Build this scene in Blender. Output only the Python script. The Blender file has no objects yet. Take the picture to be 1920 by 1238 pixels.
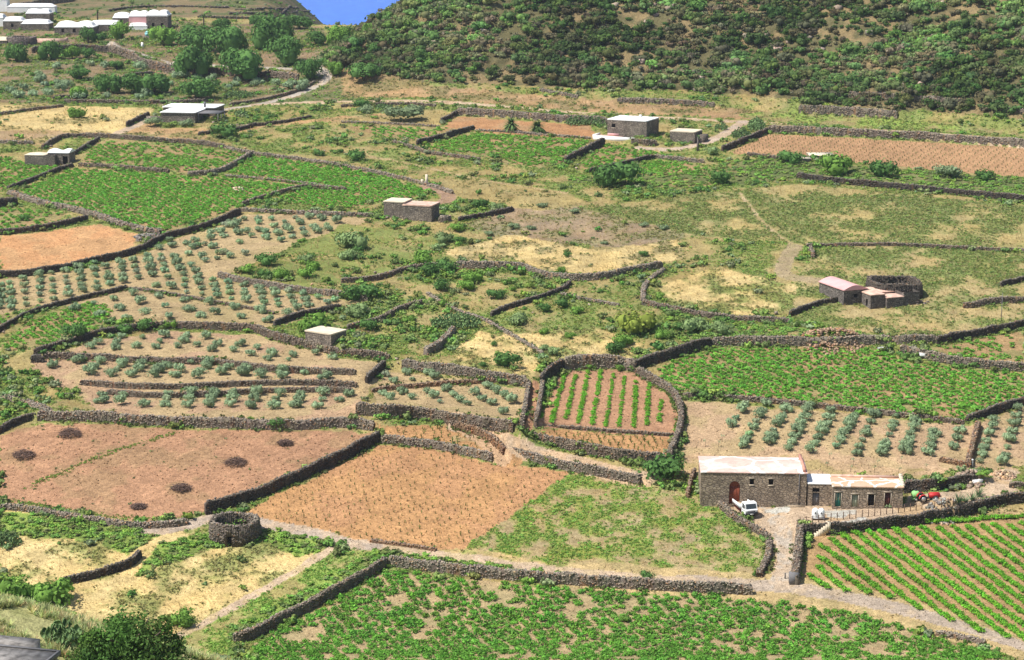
import bpy, math, random
import numpy as np
from math import radians as R
rng = np.random.default_rng(7); random.seed(7)
scene = bpy.context.scene
COL = scene.collection

# ---------------------------------------------------------------- camera, sky, sun, exposure
F_PX, CXP, CYP, HORIZ = 3800.0, 960.0, 619.0, -230.0
CAM_Z = 180.0
PITCH = math.atan((CYP - HORIZ) / F_PX)
SP, CP = math.sin(PITCH), math.cos(PITCH)
cam_data = bpy.data.cameras.new("camera"); cam = bpy.data.objects.new("camera", cam_data); COL.objects.link(cam)
cam_data.sensor_width = 36; cam_data.lens = 36 * F_PX / 1920.0
cam_data.clip_start = 1; cam_data.clip_end = 30000
cam.location = (0, 0, CAM_Z); cam.rotation_euler = (math.pi / 2 - PITCH, 0, 0)
scene.camera = cam
SUN_EL, SUN_ROT = R(58), R(251)
world = bpy.data.worlds.new("World"); scene.world = world; world.use_nodes = True
wn = world.node_tree.nodes; wl = world.node_tree.links
sky = wn.new("ShaderNodeTexSky"); sky.sky_type = 'NISHITA'; sky.sun_disc = False
sky.sun_elevation = SUN_EL; sky.sun_rotation = SUN_ROT
wn["Background"].inputs[1].default_value = 0.10
wl.new(sky.outputs[0], wn["Background"].inputs[0])
sd = bpy.data.lights.new("sun", 'SUN'); sd.energy = 4.8; sd.angle = R(0.5); sd.color = (1.0, 0.955, 0.88)
sun = bpy.data.objects.new("sun", sd); COL.objects.link(sun)
SUN_DIR = np.array([math.sin(SUN_ROT) * math.cos(SUN_EL), math.cos(SUN_ROT) * math.cos(SUN_EL), math.sin(SUN_EL)])
from mathutils import Vector
sun.rotation_euler = Vector(SUN_DIR).to_track_quat('Z', 'Y').to_euler()
scene.view_settings.view_transform = 'Standard'; scene.view_settings.look = 'None'
scene.view_settings.gamma = 1; scene.view_settings.exposure = 0.44

# ---------------------------------------------------------------- helpers
def tag(o, label=None, cat=None, group=None, kind=None):
    if label: o["label"] = label
    if cat: o["category"] = cat
    if group: o["group"] = group
    if kind: o["kind"] = kind
    return o

class MB:
    """collects numpy geometry and links it as ONE mesh object"""
    def __init__(s): s.v = []; s.q = []; s.t = []; s.c = []; s.n = 0
    def add(s, v, q=None, t=None, c=None):
        v = np.asarray(v, float).reshape(-1, 3)
        s.v.append(v)
        if q is not None and len(q): s.q.append(np.asarray(q, np.int64).reshape(-1, 4) + s.n)
        if t is not None and len(t): s.t.append(np.asarray(t, np.int64).reshape(-1, 3) + s.n)
        if c is None: c = (1, 1, 1)
        c = np.asarray(c, float)
        s.c.append(np.broadcast_to(c, (len(v), 3)) if c.ndim == 1 else c)
        s.n += len(v)
    def box(s, c, d, rz=0, taper=1.0, col=None):
        x, y, z = d[0] / 2, d[1] / 2, d[2] / 2
        v = np.array([[-x, -y, -z], [x, -y, -z], [x, y, -z], [-x, y, -z], [-x * taper, -y * taper, z], [x * taper, -y * taper, z], [x * taper, y * taper, z], [-x * taper, y * taper, z]])
        if rz: v = v @ np.array([[math.cos(rz), math.sin(rz), 0], [-math.sin(rz), math.cos(rz), 0], [0, 0, 1]])
        s.add(v + np.array(c), BOXQ, c=col)
    def bbox(s, lo, hi, col=None):
        lo = np.array(lo, float); hi = np.array(hi, float); s.box((lo + hi) / 2, hi - lo, col=col)
    def tube(s, p0, p1, r0, r1=None, n=8, cap=True, col=None):
        r1 = r0 if r1 is None else r1
        p0 = np.array(p0, float); p1 = np.array(p1, float); d = p1 - p0; d /= np.linalg.norm(d)
        a = np.cross(d, [0, 0, 1.0]); a = np.array([1.0, 0, 0]) if np.linalg.norm(a) < 1e-4 else a / np.linalg.norm(a)
        b = np.cross(d, a); th = np.arange(n) * 2 * math.pi / n
        ring = np.cos(th)[:, None] * a + np.sin(th)[:, None] * b
        v = np.vstack([p0 + ring * r0, p1 + ring * r1, p0[None], p1[None]])
        i = np.arange(n); j = (i + 1) % n
        q = np.stack([i, j, j + n, i + n], 1)
        t = np.vstack([np.stack([j, i, np.full(n, 2 * n)], 1), np.stack([i + n, j + n, np.full(n, 2 * n + 1)], 1)]) if cap else None
        s.add(v, q, t, c=col)
    def build(s, name, mat, parent=None, smooth=False, loc=None):
        v = np.vstack(s.v); c = np.vstack(s.c)
        if loc is not None: v = v - np.array(loc)
        q = np.vstack(s.q) if s.q else np.zeros((0, 4), np.int64); t = np.vstack(s.t) if s.t else np.zeros((0, 3), np.int64)
        o = link_mesh(name, mk_mesh(name, v, q, t, c, mat, smooth), parent)
        if loc is not None: o.location = loc
        return o

BOXQ = np.array([[0, 3, 2, 1], [4, 5, 6, 7], [0, 1, 5, 4], [1, 2, 6, 5], [2, 3, 7, 6], [3, 0, 4, 7]])

def mk_mesh(name, v, q, t, c, mat, smooth=False):
    me = bpy.data.meshes.new(name)
    nq, nt = len(q), len(t)
    me.vertices.add(len(v)); me.vertices.foreach_set("co", np.ascontiguousarray(v, np.float32).ravel())
    me.loops.add(nq * 4 + nt * 3)
    me.loops.foreach_set("vertex_index", np.concatenate([np.asarray(q).ravel(), np.asarray(t).ravel()]).astype(np.int32))
    me.polygons.add(nq + nt)
    ls = np.concatenate([np.arange(nq) * 4, nq * 4 + np.arange(nt) * 3]).astype(np.int32)
    me.polygons.foreach_set("loop_start", ls)
    if smooth: me.polygons.foreach_set("use_smooth", np.ones(nq + nt, bool))
    if c is not None:
        at = me.attributes.new("tint", 'FLOAT_COLOR', 'POINT')
        at.data.foreach_set("color", np.hstack([c, np.ones((len(c), 1))]).astype(np.float32).ravel())
    for m in (mat if isinstance(mat, (list, tuple)) else [mat]): me.materials.append(m)
    me.update(calc_edges=True); me.validate()
    return me

def link_mesh(name, me, parent=None):
    o = bpy.data.objects.new(name, me); COL.objects.link(o)
    if parent: o.parent = parent
    return o

def empty(name, loc, rz=0, **kw):
    o = bpy.data.objects.new(name, None); COL.objects.link(o)
    o.location = loc; o.rotation_euler = (0, 0, rz); o.empty_display_size = 0.3
    return tag(o, **kw)

def smooth01(x): x = np.clip(x, 0, 1); return x * x * (3 - 2 * x)

_tabs = {}
def vnoise(x, y, scale, seed=0):
    """smooth value noise in 0..1 over world metres"""
    if seed not in _tabs: _tabs[seed] = np.random.default_rng(1000 + seed).random((256, 256))
    T = _tabs[seed]; x = np.asarray(x) / scale + 57.3; y = np.asarray(y) / scale + 31.7
    xi = np.floor(x).astype(int); yi = np.floor(y).astype(int); fx = smooth01(x - xi); fy = smooth01(y - yi)
    a = T[xi % 256, yi % 256]; b = T[(xi + 1) % 256, yi % 256]; c = T[xi % 256, (yi + 1) % 256]; d = T[(xi + 1) % 256, (yi + 1) % 256]
    return (a * (1 - fx) + b * fx) * (1 - fy) + (c * (1 - fx) + d * fx) * fy
def fnoise(x, y, scale, seed=0, oct=3):
    s = 0; w = 0
    for k in range(oct):
        s = s + vnoise(x, y, scale / 2 ** k, seed + k) * 0.6 ** k; w += 0.6 ** k
    return s / w

# ---------------------------------------------------------------- terrain
def ray_dirs(px, py):
    u = (np.asarray(px, float) - CXP) / F_PX; v = (np.asarray(py, float) - CYP) / F_PX
    dy = CP - v * SP; dz = -(SP + v * CP)
    return u / dy, dz / dy          # X per Y, Z per Y
_rows = [(1238, 14.5), (940, 12.4), (600, 10.2), (400, 8.7), (245, 7.4), (100, 6.0), (40, 5.3), (0, 4.8)]
def _prof():
    Y = [-400, -50, 0, 60, 110, 150, 200]; Z = [60, 6, -6, -32, -52, -67, -85]
    for r, s in _rows:
        zc = F_PX / s; v = (r - CYP) / F_PX
        Y.append(zc * (CP - v * SP)); Z.append(-zc * (SP + v * CP))
    Y += [900, 1000, 1150, 1400, 3000]; Z += [-44, -45, -75, -150, -600]
    yy = np.arange(-400, 2000, 1.0); zz = np.interp(yy, Y, Z)
    k = np.exp(-0.5 * (np.arange(-30, 31) / 9.0) ** 2); k /= k.sum()
    zs = np.convolve(np.pad(zz, 30, mode='edge'), k, mode='valid')
    return yy, zs
_PY, _PZ = _prof()
def sp_(x, w): return w * np.logaddexp(0, x / w)
def base_h(X, Y):
    z = np.interp(Y, _PY, _PZ)
    z = z + 12.3 * np.exp(-((X + 48) / 20) ** 2 / 2 - ((Y - 156) / 11) ** 2 / 2)      # near bank, lower left
    # the scrub covered hill on the right
    yf = np.interp(X, [-200, -60, -30, 10, 50, 90, 130, 300], [585, 575, 562, 553, 545, 528, 505, 460])
    cap = np.interp(X, [-90, -70, -58, -50, -32, -10, 60, 200], [0, 0, 1.5, 6.5, 17, 40, 90, 110])
    g = 0.40 * sp_(Y - yf, 5.0)
    hill = np.minimum(g, cap) * (1 - smooth01((Y - 618) / 60) * (X < 30))
    z = z + hill + np.clip(hill / 8, 0, 1) * ((fnoise(X, Y, 16, 40) - .5) * 5 + (fnoise(X, Y, 5, 44, 2) - .5) * 1.6)
    # the land falls away to the sea behind the saddle, right of the headland
    z = z - smooth01((Y - 712) / 45) * sp_((X + 0.1195 * Y) * .9, 2.5) 
    z = z - smooth01((Y - 715) / 30) * smooth01((X + 74) / 12) * np.maximum(Y - 715, 0) * 0.45
    # terraced headland far left
    t = np.clip((Y - 730) / 30, 0, 1) * np.clip((960 - Y) / 100, 0, 1)
    z = z + t * (fnoise(X, Y, 60, 50) - .5) * 4
    z = z + (fnoise(X, Y, 22, 60) - .5) * 0.9
    return z + CAM_Z

GY = np.concatenate([np.arange(-300, 60, 24), np.arange(60, 120, 4), np.arange(120, 235, 1.2), np.arange(235, 360, .42), np.arange(360, 480, .6), np.arange(480, 680, .95), np.arange(680, 860, 2.2), np.arange(860, 1500, 14)])
_ac = np.linspace(-1, 1, 760); _ex = np.array([1.03, 1.08, 1.15, 1.25, 1.4, 1.6, 1.9, 2.3, 2.8])
GA = np.concatenate([-_ex[::-1], _ac, _ex])
def hw(Y): return 0.285 * np.maximum(Y, 0) + 16
GX = GA[None, :] * hw(GY)[:, None]; GYY = np.broadcast_to(GY[:, None], GX.shape)
GZ = base_h(GX, GYY)
def ground(X, Y):
    X = np.asarray(X, float); Y = np.asarray(Y, float)
    j = np.clip(np.searchsorted(GY, Y) - 1, 0, len(GY) - 2); fy = (Y - GY[j]) / (GY[j + 1] - GY[j])
    a = X / hw(Y); i = np.clip(np.searchsorted(GA, a) - 1, 0, len(GA) - 2); fx = (a - GA[i]) / (GA[i + 1] - GA[i])
    return (GZ[j, i] * (1 - fx) + GZ[j, i + 1] * fx) * (1 - fy) + (GZ[j + 1, i] * (1 - fx) + GZ[j + 1, i + 1] * fx) * fy
_MY = np.concatenate([np.arange(110, 700, 1.0), np.arange(700, 1300, 3.0)])
def cast(pts):
    """photo points -> points on the terrain"""
    pts = np.asarray(pts, float).reshape(-1, 2); a, b = ray_dirs(pts[:, 0], pts[:, 1])
    X = a[:, None] * _MY; Z = CAM_Z + b[:, None] * _MY
    below = Z - ground(X, np.broadcast_to(_MY, X.shape)) < 0
    k = np.argmax(below, 1); k = np.where(below.any(1), np.maximum(k, 1), len(_MY) - 1)
    lo, hi = _MY[k - 1], _MY[k]
    for _ in range(10):
        m = (lo + hi) / 2; bl = CAM_Z + b * m < ground(a * m, m)
        hi = np.where(bl, m, hi); lo = np.where(bl, lo, m)
    return np.stack([a * hi, hi, ground(a * hi, hi)], 1)
def cast1(x, y): return cast([(x, y)])[0]
def on_plane(x, y, z):
    a, b = ray_dirs(x, y); Y = (z - CAM_Z) / b
    return np.array([a * Y, Y, z])
def ppm(Y): return F_PX / Y * 0.985     # photo pixels per metre near depth Y
def dens(pts, step=12.0, closed=False):
    pts = [np.array(p, float) for p in pts]; out = []
    if closed: pts = pts + [pts[0]]
    for a, b in zip(pts[:-1], pts[1:]):
        n = max(1, int(np.linalg.norm(b - a) / step))
        for k in range(n): out.append(a + (b - a) * k / n)
    if not closed: out.append(pts[-1])
    return np.array(out)
def inside(poly, X, Y):
    r = np.zeros(X.shape, bool); n = len(poly)
    for k in range(n):
        x0, y0 = poly[k][:2]; x1, y1 = poly[(k + 1) % n][:2]
        if y0 == y1: continue
        c = ((y0 > Y) != (y1 > Y)) & (X < (x1 - x0) * (Y - y0) / (y1 - y0) + x0); r ^= c
    return r
def resample(P, step):
    d = np.concatenate([[0], np.cumsum(np.linalg.norm(np.diff(P[:, :2], axis=0), axis=1))])
    n = max(2, int(d[-1] / step) + 1); s = np.linspace(0, d[-1], n)
    return np.stack([np.interp(s, d, P[:, k]) for k in range(P.shape[1])], 1), s
def chaikin(P):
    P = np.asarray(P, float)
    if len(P) < 3: return P
    o = [P[0]]
    for a, b in zip(P[:-1], P[1:]): o += [a * .75 + b * .25, a * .25 + b * .75]
    return np.array(o + [P[-1]])
def pl_dist(P, X, Y):
    """distance to polyline, side (+1 beyond, away from viewer), end overshoot"""
    best = np.full(X.shape, 1e9); side = np.zeros(X.shape); over = np.zeros(X.shape); n = len(P) - 1
    for k in range(n):
        a, b = P[k, :2], P[k + 1, :2]; d = b - a; L2 = d @ d + 1e-9
        t = ((X - a[0]) * d[0] + (Y - a[1]) * d[1]) / L2; tc = np.clip(t, 0, 1)
        dx = X - a[0] - tc * d[0]; dy = Y - a[1] - tc * d[1]; ds = dx * dx + dy * dy
        nrm = np.array([-d[1], d[0]]);
        if nrm[1] < 0: nrm = -nrm
        m = ds < best; best = np.where(m, ds, best); side = np.where(m, np.sign(dx * nrm[0] + dy * nrm[1]), side)
        ov = np.zeros(X.shape)
        if k == 0: ov = np.where(t < 0, -t * math.sqrt(L2), ov)
        if k == n - 1: ov = np.where(t > 1, (t - 1) * math.sqrt(L2), ov)
        over = np.where(m, ov, over)
    return np.sqrt(best), side, over
# ---------------------------------------------------------------- dry stone walls: (label, height m, thickness m, holds up a terrace, tone, photo points along its foot)
G_, D_, B_, L_ = (.195, .155, .115), (.09, .076, .062), (.24, .15, .09), (.26, .215, .165)   # grey, dark with the shade of sunless faces painted in, reddish, pale stone
WALLS = [
("long tall dark stone wall running diagonally between ploughed field and brown sprout field", 2.1, 1.1, 0, D_, [(386,966),(420,958),(500,930),(640,868),(714,827)]),
("low pale rubble wall along the path below the ploughed field with brush piles", .9, 1.2, 0, L_, [(0,955),(70,962),(141,976),(248,992),(320,990),(354,984)]),
("short dark sloping wall between two dry grass patches left of the round enclosure", 1.3, .9, 0, D_, [(115,1099),(180,1086),(248,1064),(264,1044)]),
("sloping stone wall climbing the near green bank to the corner of the bush vineyard", 1.6, 1.0, 0, G_, [(437,1205),(460,1206),(540,1166),(640,1113),(700,1080),(727,1062)]),
("long grey wall along the top edge of the nearest bush vineyard", 1.7, 1.1, 0, L_, [(728,1062),(838,1077),(958,1089),(1135,1102),(1280,1110),(1411,1116)]),
("curved broad wall between the green meadow and the farm driveway", 1.0, 1.3, 0, G_, [(1345,946),(1373,974),(1415,997),(1440,1012),(1444,1047),(1424,1083)]),
("straight wide wall with white end block on the vineyard side of the driveway", 1.9, 1.7, 0, G_, [(1502,993),(1498,1040),(1491,1097)]),
("dark retaining wall under the fence above the striped row vineyard", 1.9, .8, 1, D_, [(1508,1006),(1577,1003),(1704,988),(1785,974)]),
("dark retaining wall bending around the dry verge above the row vineyard", 1.9, .8, 1, D_, [(1790,971),(1822,967),(1862,951),(1920,943),(1960,941)]),
("dark retaining wall behind the red tractor beside the low outbuilding", 2.0, .8, 1, D_, [(1694,926),(1740,922),(1790,917),(1832,909)]),
("low stub of wall at the edge of the frame beyond the stone heap", .9, .9, 0, G_, [(1892,915),(1940,917)]),
("low reddish wall end below the right olive plot above the stone heap", .9, .8, 0, B_, [(1761,866),(1814,877)]),
("dark straight wall splitting the two right hand olive plots", 1.4, 1.3, 0, B_, [(1816,877),(1826,838),(1835,800)]),
("dark slanting wall from the red wall end up to the right edge", 1.6, .8, 0, D_, [(1812,796),(1860,779),(1920,760),(1950,750)]),
("low wall between the bright green big vineyard and the olive plot below it", .9, .8, 1, G_, [(1280,746),(1380,751),(1513,763),(1647,778),(1808,797)]),
("long rough wall along the top of the bright green big vineyard", 1.8, 1.1, 1, L_, [(1335,650),(1400,648),(1470,650),(1567,649),(1680,646),(1757,645)]),
("dark slanting wall rising to the right edge above the sparse small vineyard", 1.7, .8, 0, D_, [(1757,646),(1840,632),(1920,615),(1960,606)]),
("dark slanting wall at the top left corner of the bright green big vineyard", 2.2, 1.0, 0, D_, [(1190,697),(1223,684),(1280,668),(1335,650)]),
("tall grey wall behind the small field with nine vine rows", 2.6, 1.2, 0, L_, [(1058,696),(1100,692),(1160,691),(1190,697)]),
("dark tall corner wall at the left end of the small nine row field", 2.7, 1.1, 0, D_, [(1016,727),(1036,708),(1058,696)]),
("rubble terrace wall under the sparse small vineyard at right", 1.8, .8, 1, L_, [(1687,663),(1760,681),(1840,692),(1920,698),(1960,700)]),
("curved grey wall right of the ruin near the thin pole", 1.3, .9, 0, G_, [(1806,578),(1824,579),(1850,571),(1920,568),(1950,568)]),
("short dark wall at the right edge higher than the thin pole", 1.1, .7, 0, D_, [(1877,538),(1920,528),(1950,522)]),
("low dark wall running down from the ruin to the scrub", 1.1, .8, 0, D_, [(1482,594),(1540,571),(1585,566)]),
("overgrown grey wall left of the ruin below the tan grass", 1.1, 1.0, 0, G_, [(1203,572),(1280,588),(1340,599),(1400,603),(1480,607)]),
("thin low wall across the meadow above the ruin", .7, .6, 0, G_, [(1513,464),(1600,462),(1670,461),(1800,468),(1920,473),(1960,475)]),
("short upright chunk of wall beside the dusty path above the ruin", 1.3, .9, 0, G_, [(1519,470),(1525,485)]),
("winding pale wall through the middle of the scrub", 1.5, 1.1, 0, L_, [(853,503),(907,505),(975,505),(1003,517),(1040,525),(1073,528),(1123,526),(1187,512),(1243,503)]),
("bush covered wall at the left end of the winding pale wall", 1.1, .9, 0, G_, [(640,531),(700,529),(740,516),(787,503),(853,503)]),
("collapsed rubble spur below the right end of the winding pale wall", .7, 1.4, 0, L_, [(1247,508),(1222,525),(1207,540),(1206,565)]),
("dark thin wall curving through bushes right of the prickly pears", 1.0, .8, 0, D_, [(922,595),(945,582),(975,574),(1040,553),(1060,545),(1070,533)]),
("low broken line of rubble in the tan grass under the winding wall", .5, .9, 0, L_, [(1050,553),(1085,562),(1120,568),(1160,575)]),
("thick short wall slanting below the prickly pear clump", 1.6, 1.5, 0, L_, [(800,666),(822,656),(840,640),(853,626)]),
("wall slanting up from the small stone hut through the bushes", 1.1, .9, 0, G_, [(650,620),(707,607),(763,578),(800,571)]),
("long collapsed line of stones running from the prickly pears down the tan grass", .45, 1.0, 0, L_, [(800,551),(847,583),(907,600),(940,620),(980,642),(1017,665)]),
("grey wall between the small stone hut and the ramp corner", 1.4, .9, 1, G_, [(636,668),(690,672),(730,676)]),
("short dark wall slanting down at the left of the triangular olive plot", 1.6, .9, 0, D_, [(688,719),(706,704),(722,690)]),
("tall grey terrace wall above the triangular olive plot", 2.0, 1.0, 1, L_, [(753,692),(783,698),(853,704),(910,713),(990,728)]),
("low reddish wall crossing the triangular olive plot", .8, .8, 1, B_, [(697,737),(740,731),(790,727),(860,722),(940,717)]),
("large dark terrace wall under the triangular olive plot", 2.3, 1.0, 1, G_, [(667,779),(740,783),(790,788),(840,795),(900,805),(962,813)]),
("left wall of the narrow red ramp beside the small nine row field", 1.3, 1.1, 0, G_, [(992,722),(987,760),(979,800)]),
("right wall of the narrow red ramp beside the small nine row field", 1.4, .9, 0, G_, [(1018,724),(1013,760),(1004,803)]),
("thin low stone line across the foot of the small nine row field", .55, .5, 1, G_, [(998,802),(1080,806),(1160,813),(1266,819)]),
("tall terrace wall below the small nine row field beside the sloping track", 1.9, 1.0, 1, G_, [(975,825),(1040,840),(1135,861),(1190,867),(1250,873)]),
("grey terrace wall on the lower side of the sloping farm track", 1.7, .8, 1, L_, [(944,853),(1000,868),(1065,884),(1140,897),(1200,909)]),
("reddish curving wall at the upper end of the sloping farm track", 1.5, 1.0, 1, B_, [(850,806),(880,812),(905,820),(930,836),(944,853)]),
("terrace wall along the top of the brown sprout field", 1.5, .9, 1, L_, [(714,831),(760,836),(818,842),(884,857),(922,867)]),
("curved broad wall on the right of the small nine row field", 1.5, 1.3, 0, G_, [(1193,700),(1225,721),(1258,737),(1274,762),(1279,790),(1272,825),(1256,858)]),
("short wall hugging the left end of the large farmhouse", 1.0, .7, 0, B_, [(1289,934),(1296,905),(1303,886)]),
("broken pale terrace wall above the ploughed field with brush piles", 1.8, 1.1, 1, L_, [(70,790),(200,791),(253,798),(410,803),(547,808),(600,804),(640,801),(700,808)]),
("dark wall slanting at the left edge beside the ploughed field", 1.2, .9, 0, D_, [(-30,825),(0,813),(35,794),(70,786)]),
("upper of two stacked terrace walls under the curved olive terraces", 1.04, .8, 1, G_, [(150,722),(233,730),(350,731),(467,724),(560,722),(668,727)]),
("lower of two stacked terrace walls under the curved olive terraces", 0.96, .8, 1, G_, [(200,740),(283,748),(400,745),(500,737),(600,736),(660,738)]),
("long terrace wall turning reddish across the curved olive terraces", 1.20, .8, 1, G_, [(83,673),(167,675),(277,683),(393,683),(450,690),(500,698),(580,702),(665,704)]),
("hedge covered dark wall along the top of the curved olive terraces", 1.36, 1.0, 1, D_, [(63,667),(110,656),(180,632),(240,623),(300,616)]),
("rubble terrace wall left of the small stone hut", 1.6, 1.0, 1, G_, [(300,616),(390,619),(483,623),(497,633),(567,652),(636,668)]),
("long thin wall sweeping over the olive slope from the left edge", 1.0, .7, 0, D_, [(-20,635),(0,622),(60,588),(120,572),(167,560),(240,543)]),
("low overgrown wall winding across the olive slope", .5, .6, 0, G_, [(240,543),(287,548),(340,557),(397,568),(473,581),(513,590)]),
("short dark wall at the right tip of the olive slope", 1.2, .9, 0, D_, [(515,612),(550,599),(600,588),(640,581)]),
("wall bordering the bushes above the right side of the olive slope", 1.3, 1.0, 1, L_, [(408,520),(430,527),(467,534),(567,550),(640,558),(690,565)]),
("long dark wall above the olive slope below the orange field", 1.5, .9, 0, D_, [(-20,523),(0,521),(67,518),(183,495),(267,473),(303,450),(367,436),(410,420),(452,401)]),
("pale rubble wall across the slope left of the double hut", .9, .9, 0, L_, [(452,397),(510,400),(567,403),(640,406),(700,407)]),
("curving wall above the upper olive rows inside the vineyards", 1.0, .8, 0, G_, [(455,388),(490,374),(530,363),(567,353),(600,355),(650,359)]),
("stepped wall climbing between two of the upper left vineyards", 1.2, 1.1, 0, L_, [(352,331),(410,327),(440,311),(473,291)]),
("thin low stone line below the upper right corner of the left vineyards", .5, .6, 0, L_, [(423,332),(500,338),(580,347),(640,356)]),
("wall between the little domed hut and the stepped wall", 1.0, .8, 1, G_, [(147,313),(200,315),(260,321),(317,325)]),
("dark slanting wall from the little domed hut down to the left edge", 1.1, .8, 0, D_, [(15,358),(60,341),(100,326),(137,313)]),
("thick tumbled wall curving between orange field and main left vineyard", 1.2, 1.8, 0, L_, [(15,365),(60,381),(130,396),(187,409),(220,424),(265,436),(300,441)]),
("dark wall along the top of the orange field at left edge", 1.4, 1.0, 0, D_, [(-20,443),(0,441),(60,436),(100,430),(165,413)]),
("tall dark wall block at the left edge above the left small vineyard", 2.2, 1.2, 0, D_, [(-25,392),(34,386)]),
("dark wall along the far edge of the upper left vineyards", 1.2, .9, 0, G_, [(80,280),(100,268),(120,258),(160,258),(203,259),(300,267),(370,271),(423,280)]),
("pale wall line along the far right edge of the left vineyards", .8, .9, 0, L_, [(423,280),(473,291),(560,301),(640,313),(720,329),(800,348),(848,364)]),
("short dark wall separating the small garden by the little domed hut", 1.1, .8, 0, D_, [(140,291),(165,276),(187,263)]),
("low pale wall at the left edge above the little domed hut", .9, .8, 0, L_, [(-20,268),(0,269),(30,271),(62,271)]),
("low dark wall across the dry straw field at the left edge", .8, .7, 0, G_, [(-20,219),(0,217),(50,209),(120,201)]),
("short dark wall stub in the terraces left of the white roofed house", 1.1, .8, 0, D_, [(100,188),(125,185),(167,186)]),
("long low wall behind the white roofed house at upper left", 1.0, .7, 0, G_, [(120,193),(200,194),(300,195),(390,192)]),
("dark bend of wall on the left terraces below the carob trees", 1.1, .8, 0, D_, [(205,165),(225,154),(240,145),(290,140)]),
("tall grey wall holding up the village road", 3.0, 1.0, 1, G_, [(205,100),(240,110),(262,125),(290,133),(330,140)]),
("grey wall under the village road beside the carob trees", 2.4, 1.0, 1, G_, [(330,138),(400,141),(480,147),(560,151)]),
("dark retaining wall below the lower left of the village", 2.4, 1.0, 1, D_, [(60,100),(110,98),(160,96),(205,100)]),
("straight wall along the drive of the white roofed house", 1.3, .8, 0, D_, [(238,238),(260,227),(280,218)]),
("dark curved wall right of the white roofed house garden", 1.0, .8, 0, D_, [(372,254),(433,248),(460,243),(482,236)]),
("thin dark wall running right from the white roofed house garden", .8, .7, 0, D_, [(482,237),(530,232),(560,226),(585,222)]),
("long thin wall along the lane below the carob trees", .9, .6, 0, G_, [(430,200),(480,192),(530,182),(560,172),(592,156)]),
("short dark wall slanting in front of the upper middle vineyard", 1.5, .9, 0, D_, [(782,273),(810,267),(840,258),(868,250),(890,244)]),
("small dark wall slanting at the left end of the bare red plot", 1.4, .8, 0, D_, [(827,232),(845,223),(858,215)]),
("long grey wall below the road behind the two fan palms", 2.2, .9, 1, L_, [(857,217),(900,219),(960,222),(1040,230),(1138,234)]),
("low wall along the road near the round dark bush", .9, .8, 1, G_, [(640,202),(700,198),(760,198),(817,201)]),
("dark straight wall between the two vineyards below the upper right house", 1.9, 1.2, 0, D_, [(1060,307),(1095,290),(1133,271)]),
("dark bent wall below the upper right house vineyard", 1.2, .8, 0, D_, [(1105,325),(1140,317),(1173,311),(1200,303),(1228,298)]),
("pale stretch of wall right of the dark bent wall below the upper right house", 1.0, .8, 0, L_, [(1228,297),(1260,301),(1290,304),(1320,306)]),
("tumbled wall in the grass below the upper middle vineyard", .8, 1.1, 0, G_, [(735,268),(770,278),(800,289),(850,295),(900,302)]),
("low stone line above the upper middle vineyard", .5, .7, 0, L_, [(640,231),(700,232),(760,235),(823,239)]),
("low stone line between the fan palms and the vineyard", .5, .7, 0, L_, [(890,246),(960,249),(1040,256),(1107,261)]),
("long tall grey wall between the red right field and the hill track", 2.2, 1.0, 1, L_, [(1440,250),(1520,253),(1597,257),(1680,261),(1747,265),(1840,271),(1920,277),(1960,280)]),
("dark slanting wall beside the cactus hedge at the red right field", 1.6, 1.0, 0, D_, [(1355,285),(1380,276),(1410,263),(1440,250)]),
("long dark wall with pale coping below the red right field", 1.5, .8, 0, D_, [(1493,335),(1540,341),(1613,349),(1690,356),(1760,363),(1840,371),(1920,378),(1960,382)]),
("thin wall along the lower edge of the red right field", .9, .7, 0, G_, [(1400,292),(1440,297),(1475,302)]),
("broad pale terrace wall at the foot of the hill above the track", 2.6, 1.0, 1, L_, [(1497,213),(1560,217),(1620,220),(1682,223)]),
("higher grey terrace wall on the right hill foot", 2.0, .9, 1, L_, [(1590,186),(1650,187),(1720,192),(1813,199)]),
("short pale terrace wall at the right edge of the hill", 1.4, .9, 1, L_, [(1857,208),(1890,211),(1920,214),(1960,218)]),
("pale terrace wall on the hill behind the upper right house", 1.6, .9, 1, L_, [(1157,194),(1210,195),(1280,198),(1340,202)]),
("faint low terrace wall on the hill foot left of the upper right house", 1.0, .9, 1, L_, [(1012,172),(1045,178),(1083,186)]),
("low wall below the road junction and the big dark carobs", 1.2, .7, 0, D_, [(860,416),(880,413),(920,407),(963,396)]),
("small stone pen wall beside the double hut", 1.5, 1.3, 0, L_, [(822,417),(834,418),(846,414)]),
("low rubble line at the lower edge of the nearest vineyard by the road", .7, 1.0, 0, L_, [(1754,1192),(1800,1199),(1846,1210)]),
("low brick red edging along the foot of the brown sprout field", .4, .8, 0, B_, [(693,1017),(750,1024),(817,1034)]),
("grey rubble bank left of the stacked terrace walls", 0.72, 2.2, 0, L_, [(0,750),(40,757),(75,768),(95,778)]),
("short rubble wall at the left edge of the stacked terrace walls", 0.64, .8, 0, G_, [(115,748),(140,744)]),
("dark tumbled stub at the left end of the curved olive terraces", 1.44, 1.4, 0, D_, [(58,680),(82,680)]),
("garden wall below the upper right house terrace", 1.5, .7, 1, G_, [(1183,270),(1210,274),(1232,274)]),
("faint terrace wall on the far headland above the village", .9, .8, 1, D_, [(205,22),(240,17),(290,14),(340,15),(430,17)]),
("upper dark terrace wall on the far headland by the sea", .9, .8, 1, D_, [(440,22),(480,20),(520,19),(560,19)]),
("middle dark terrace wall on the far headland by the sea", .9, .8, 1, D_, [(430,28),(480,28),(530,27),(580,25)]),
("lower dark terrace wall on the far headland by the sea", .9, .8, 1, D_, [(370,34),(430,36),(500,36),(560,34),(590,33)]),
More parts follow.
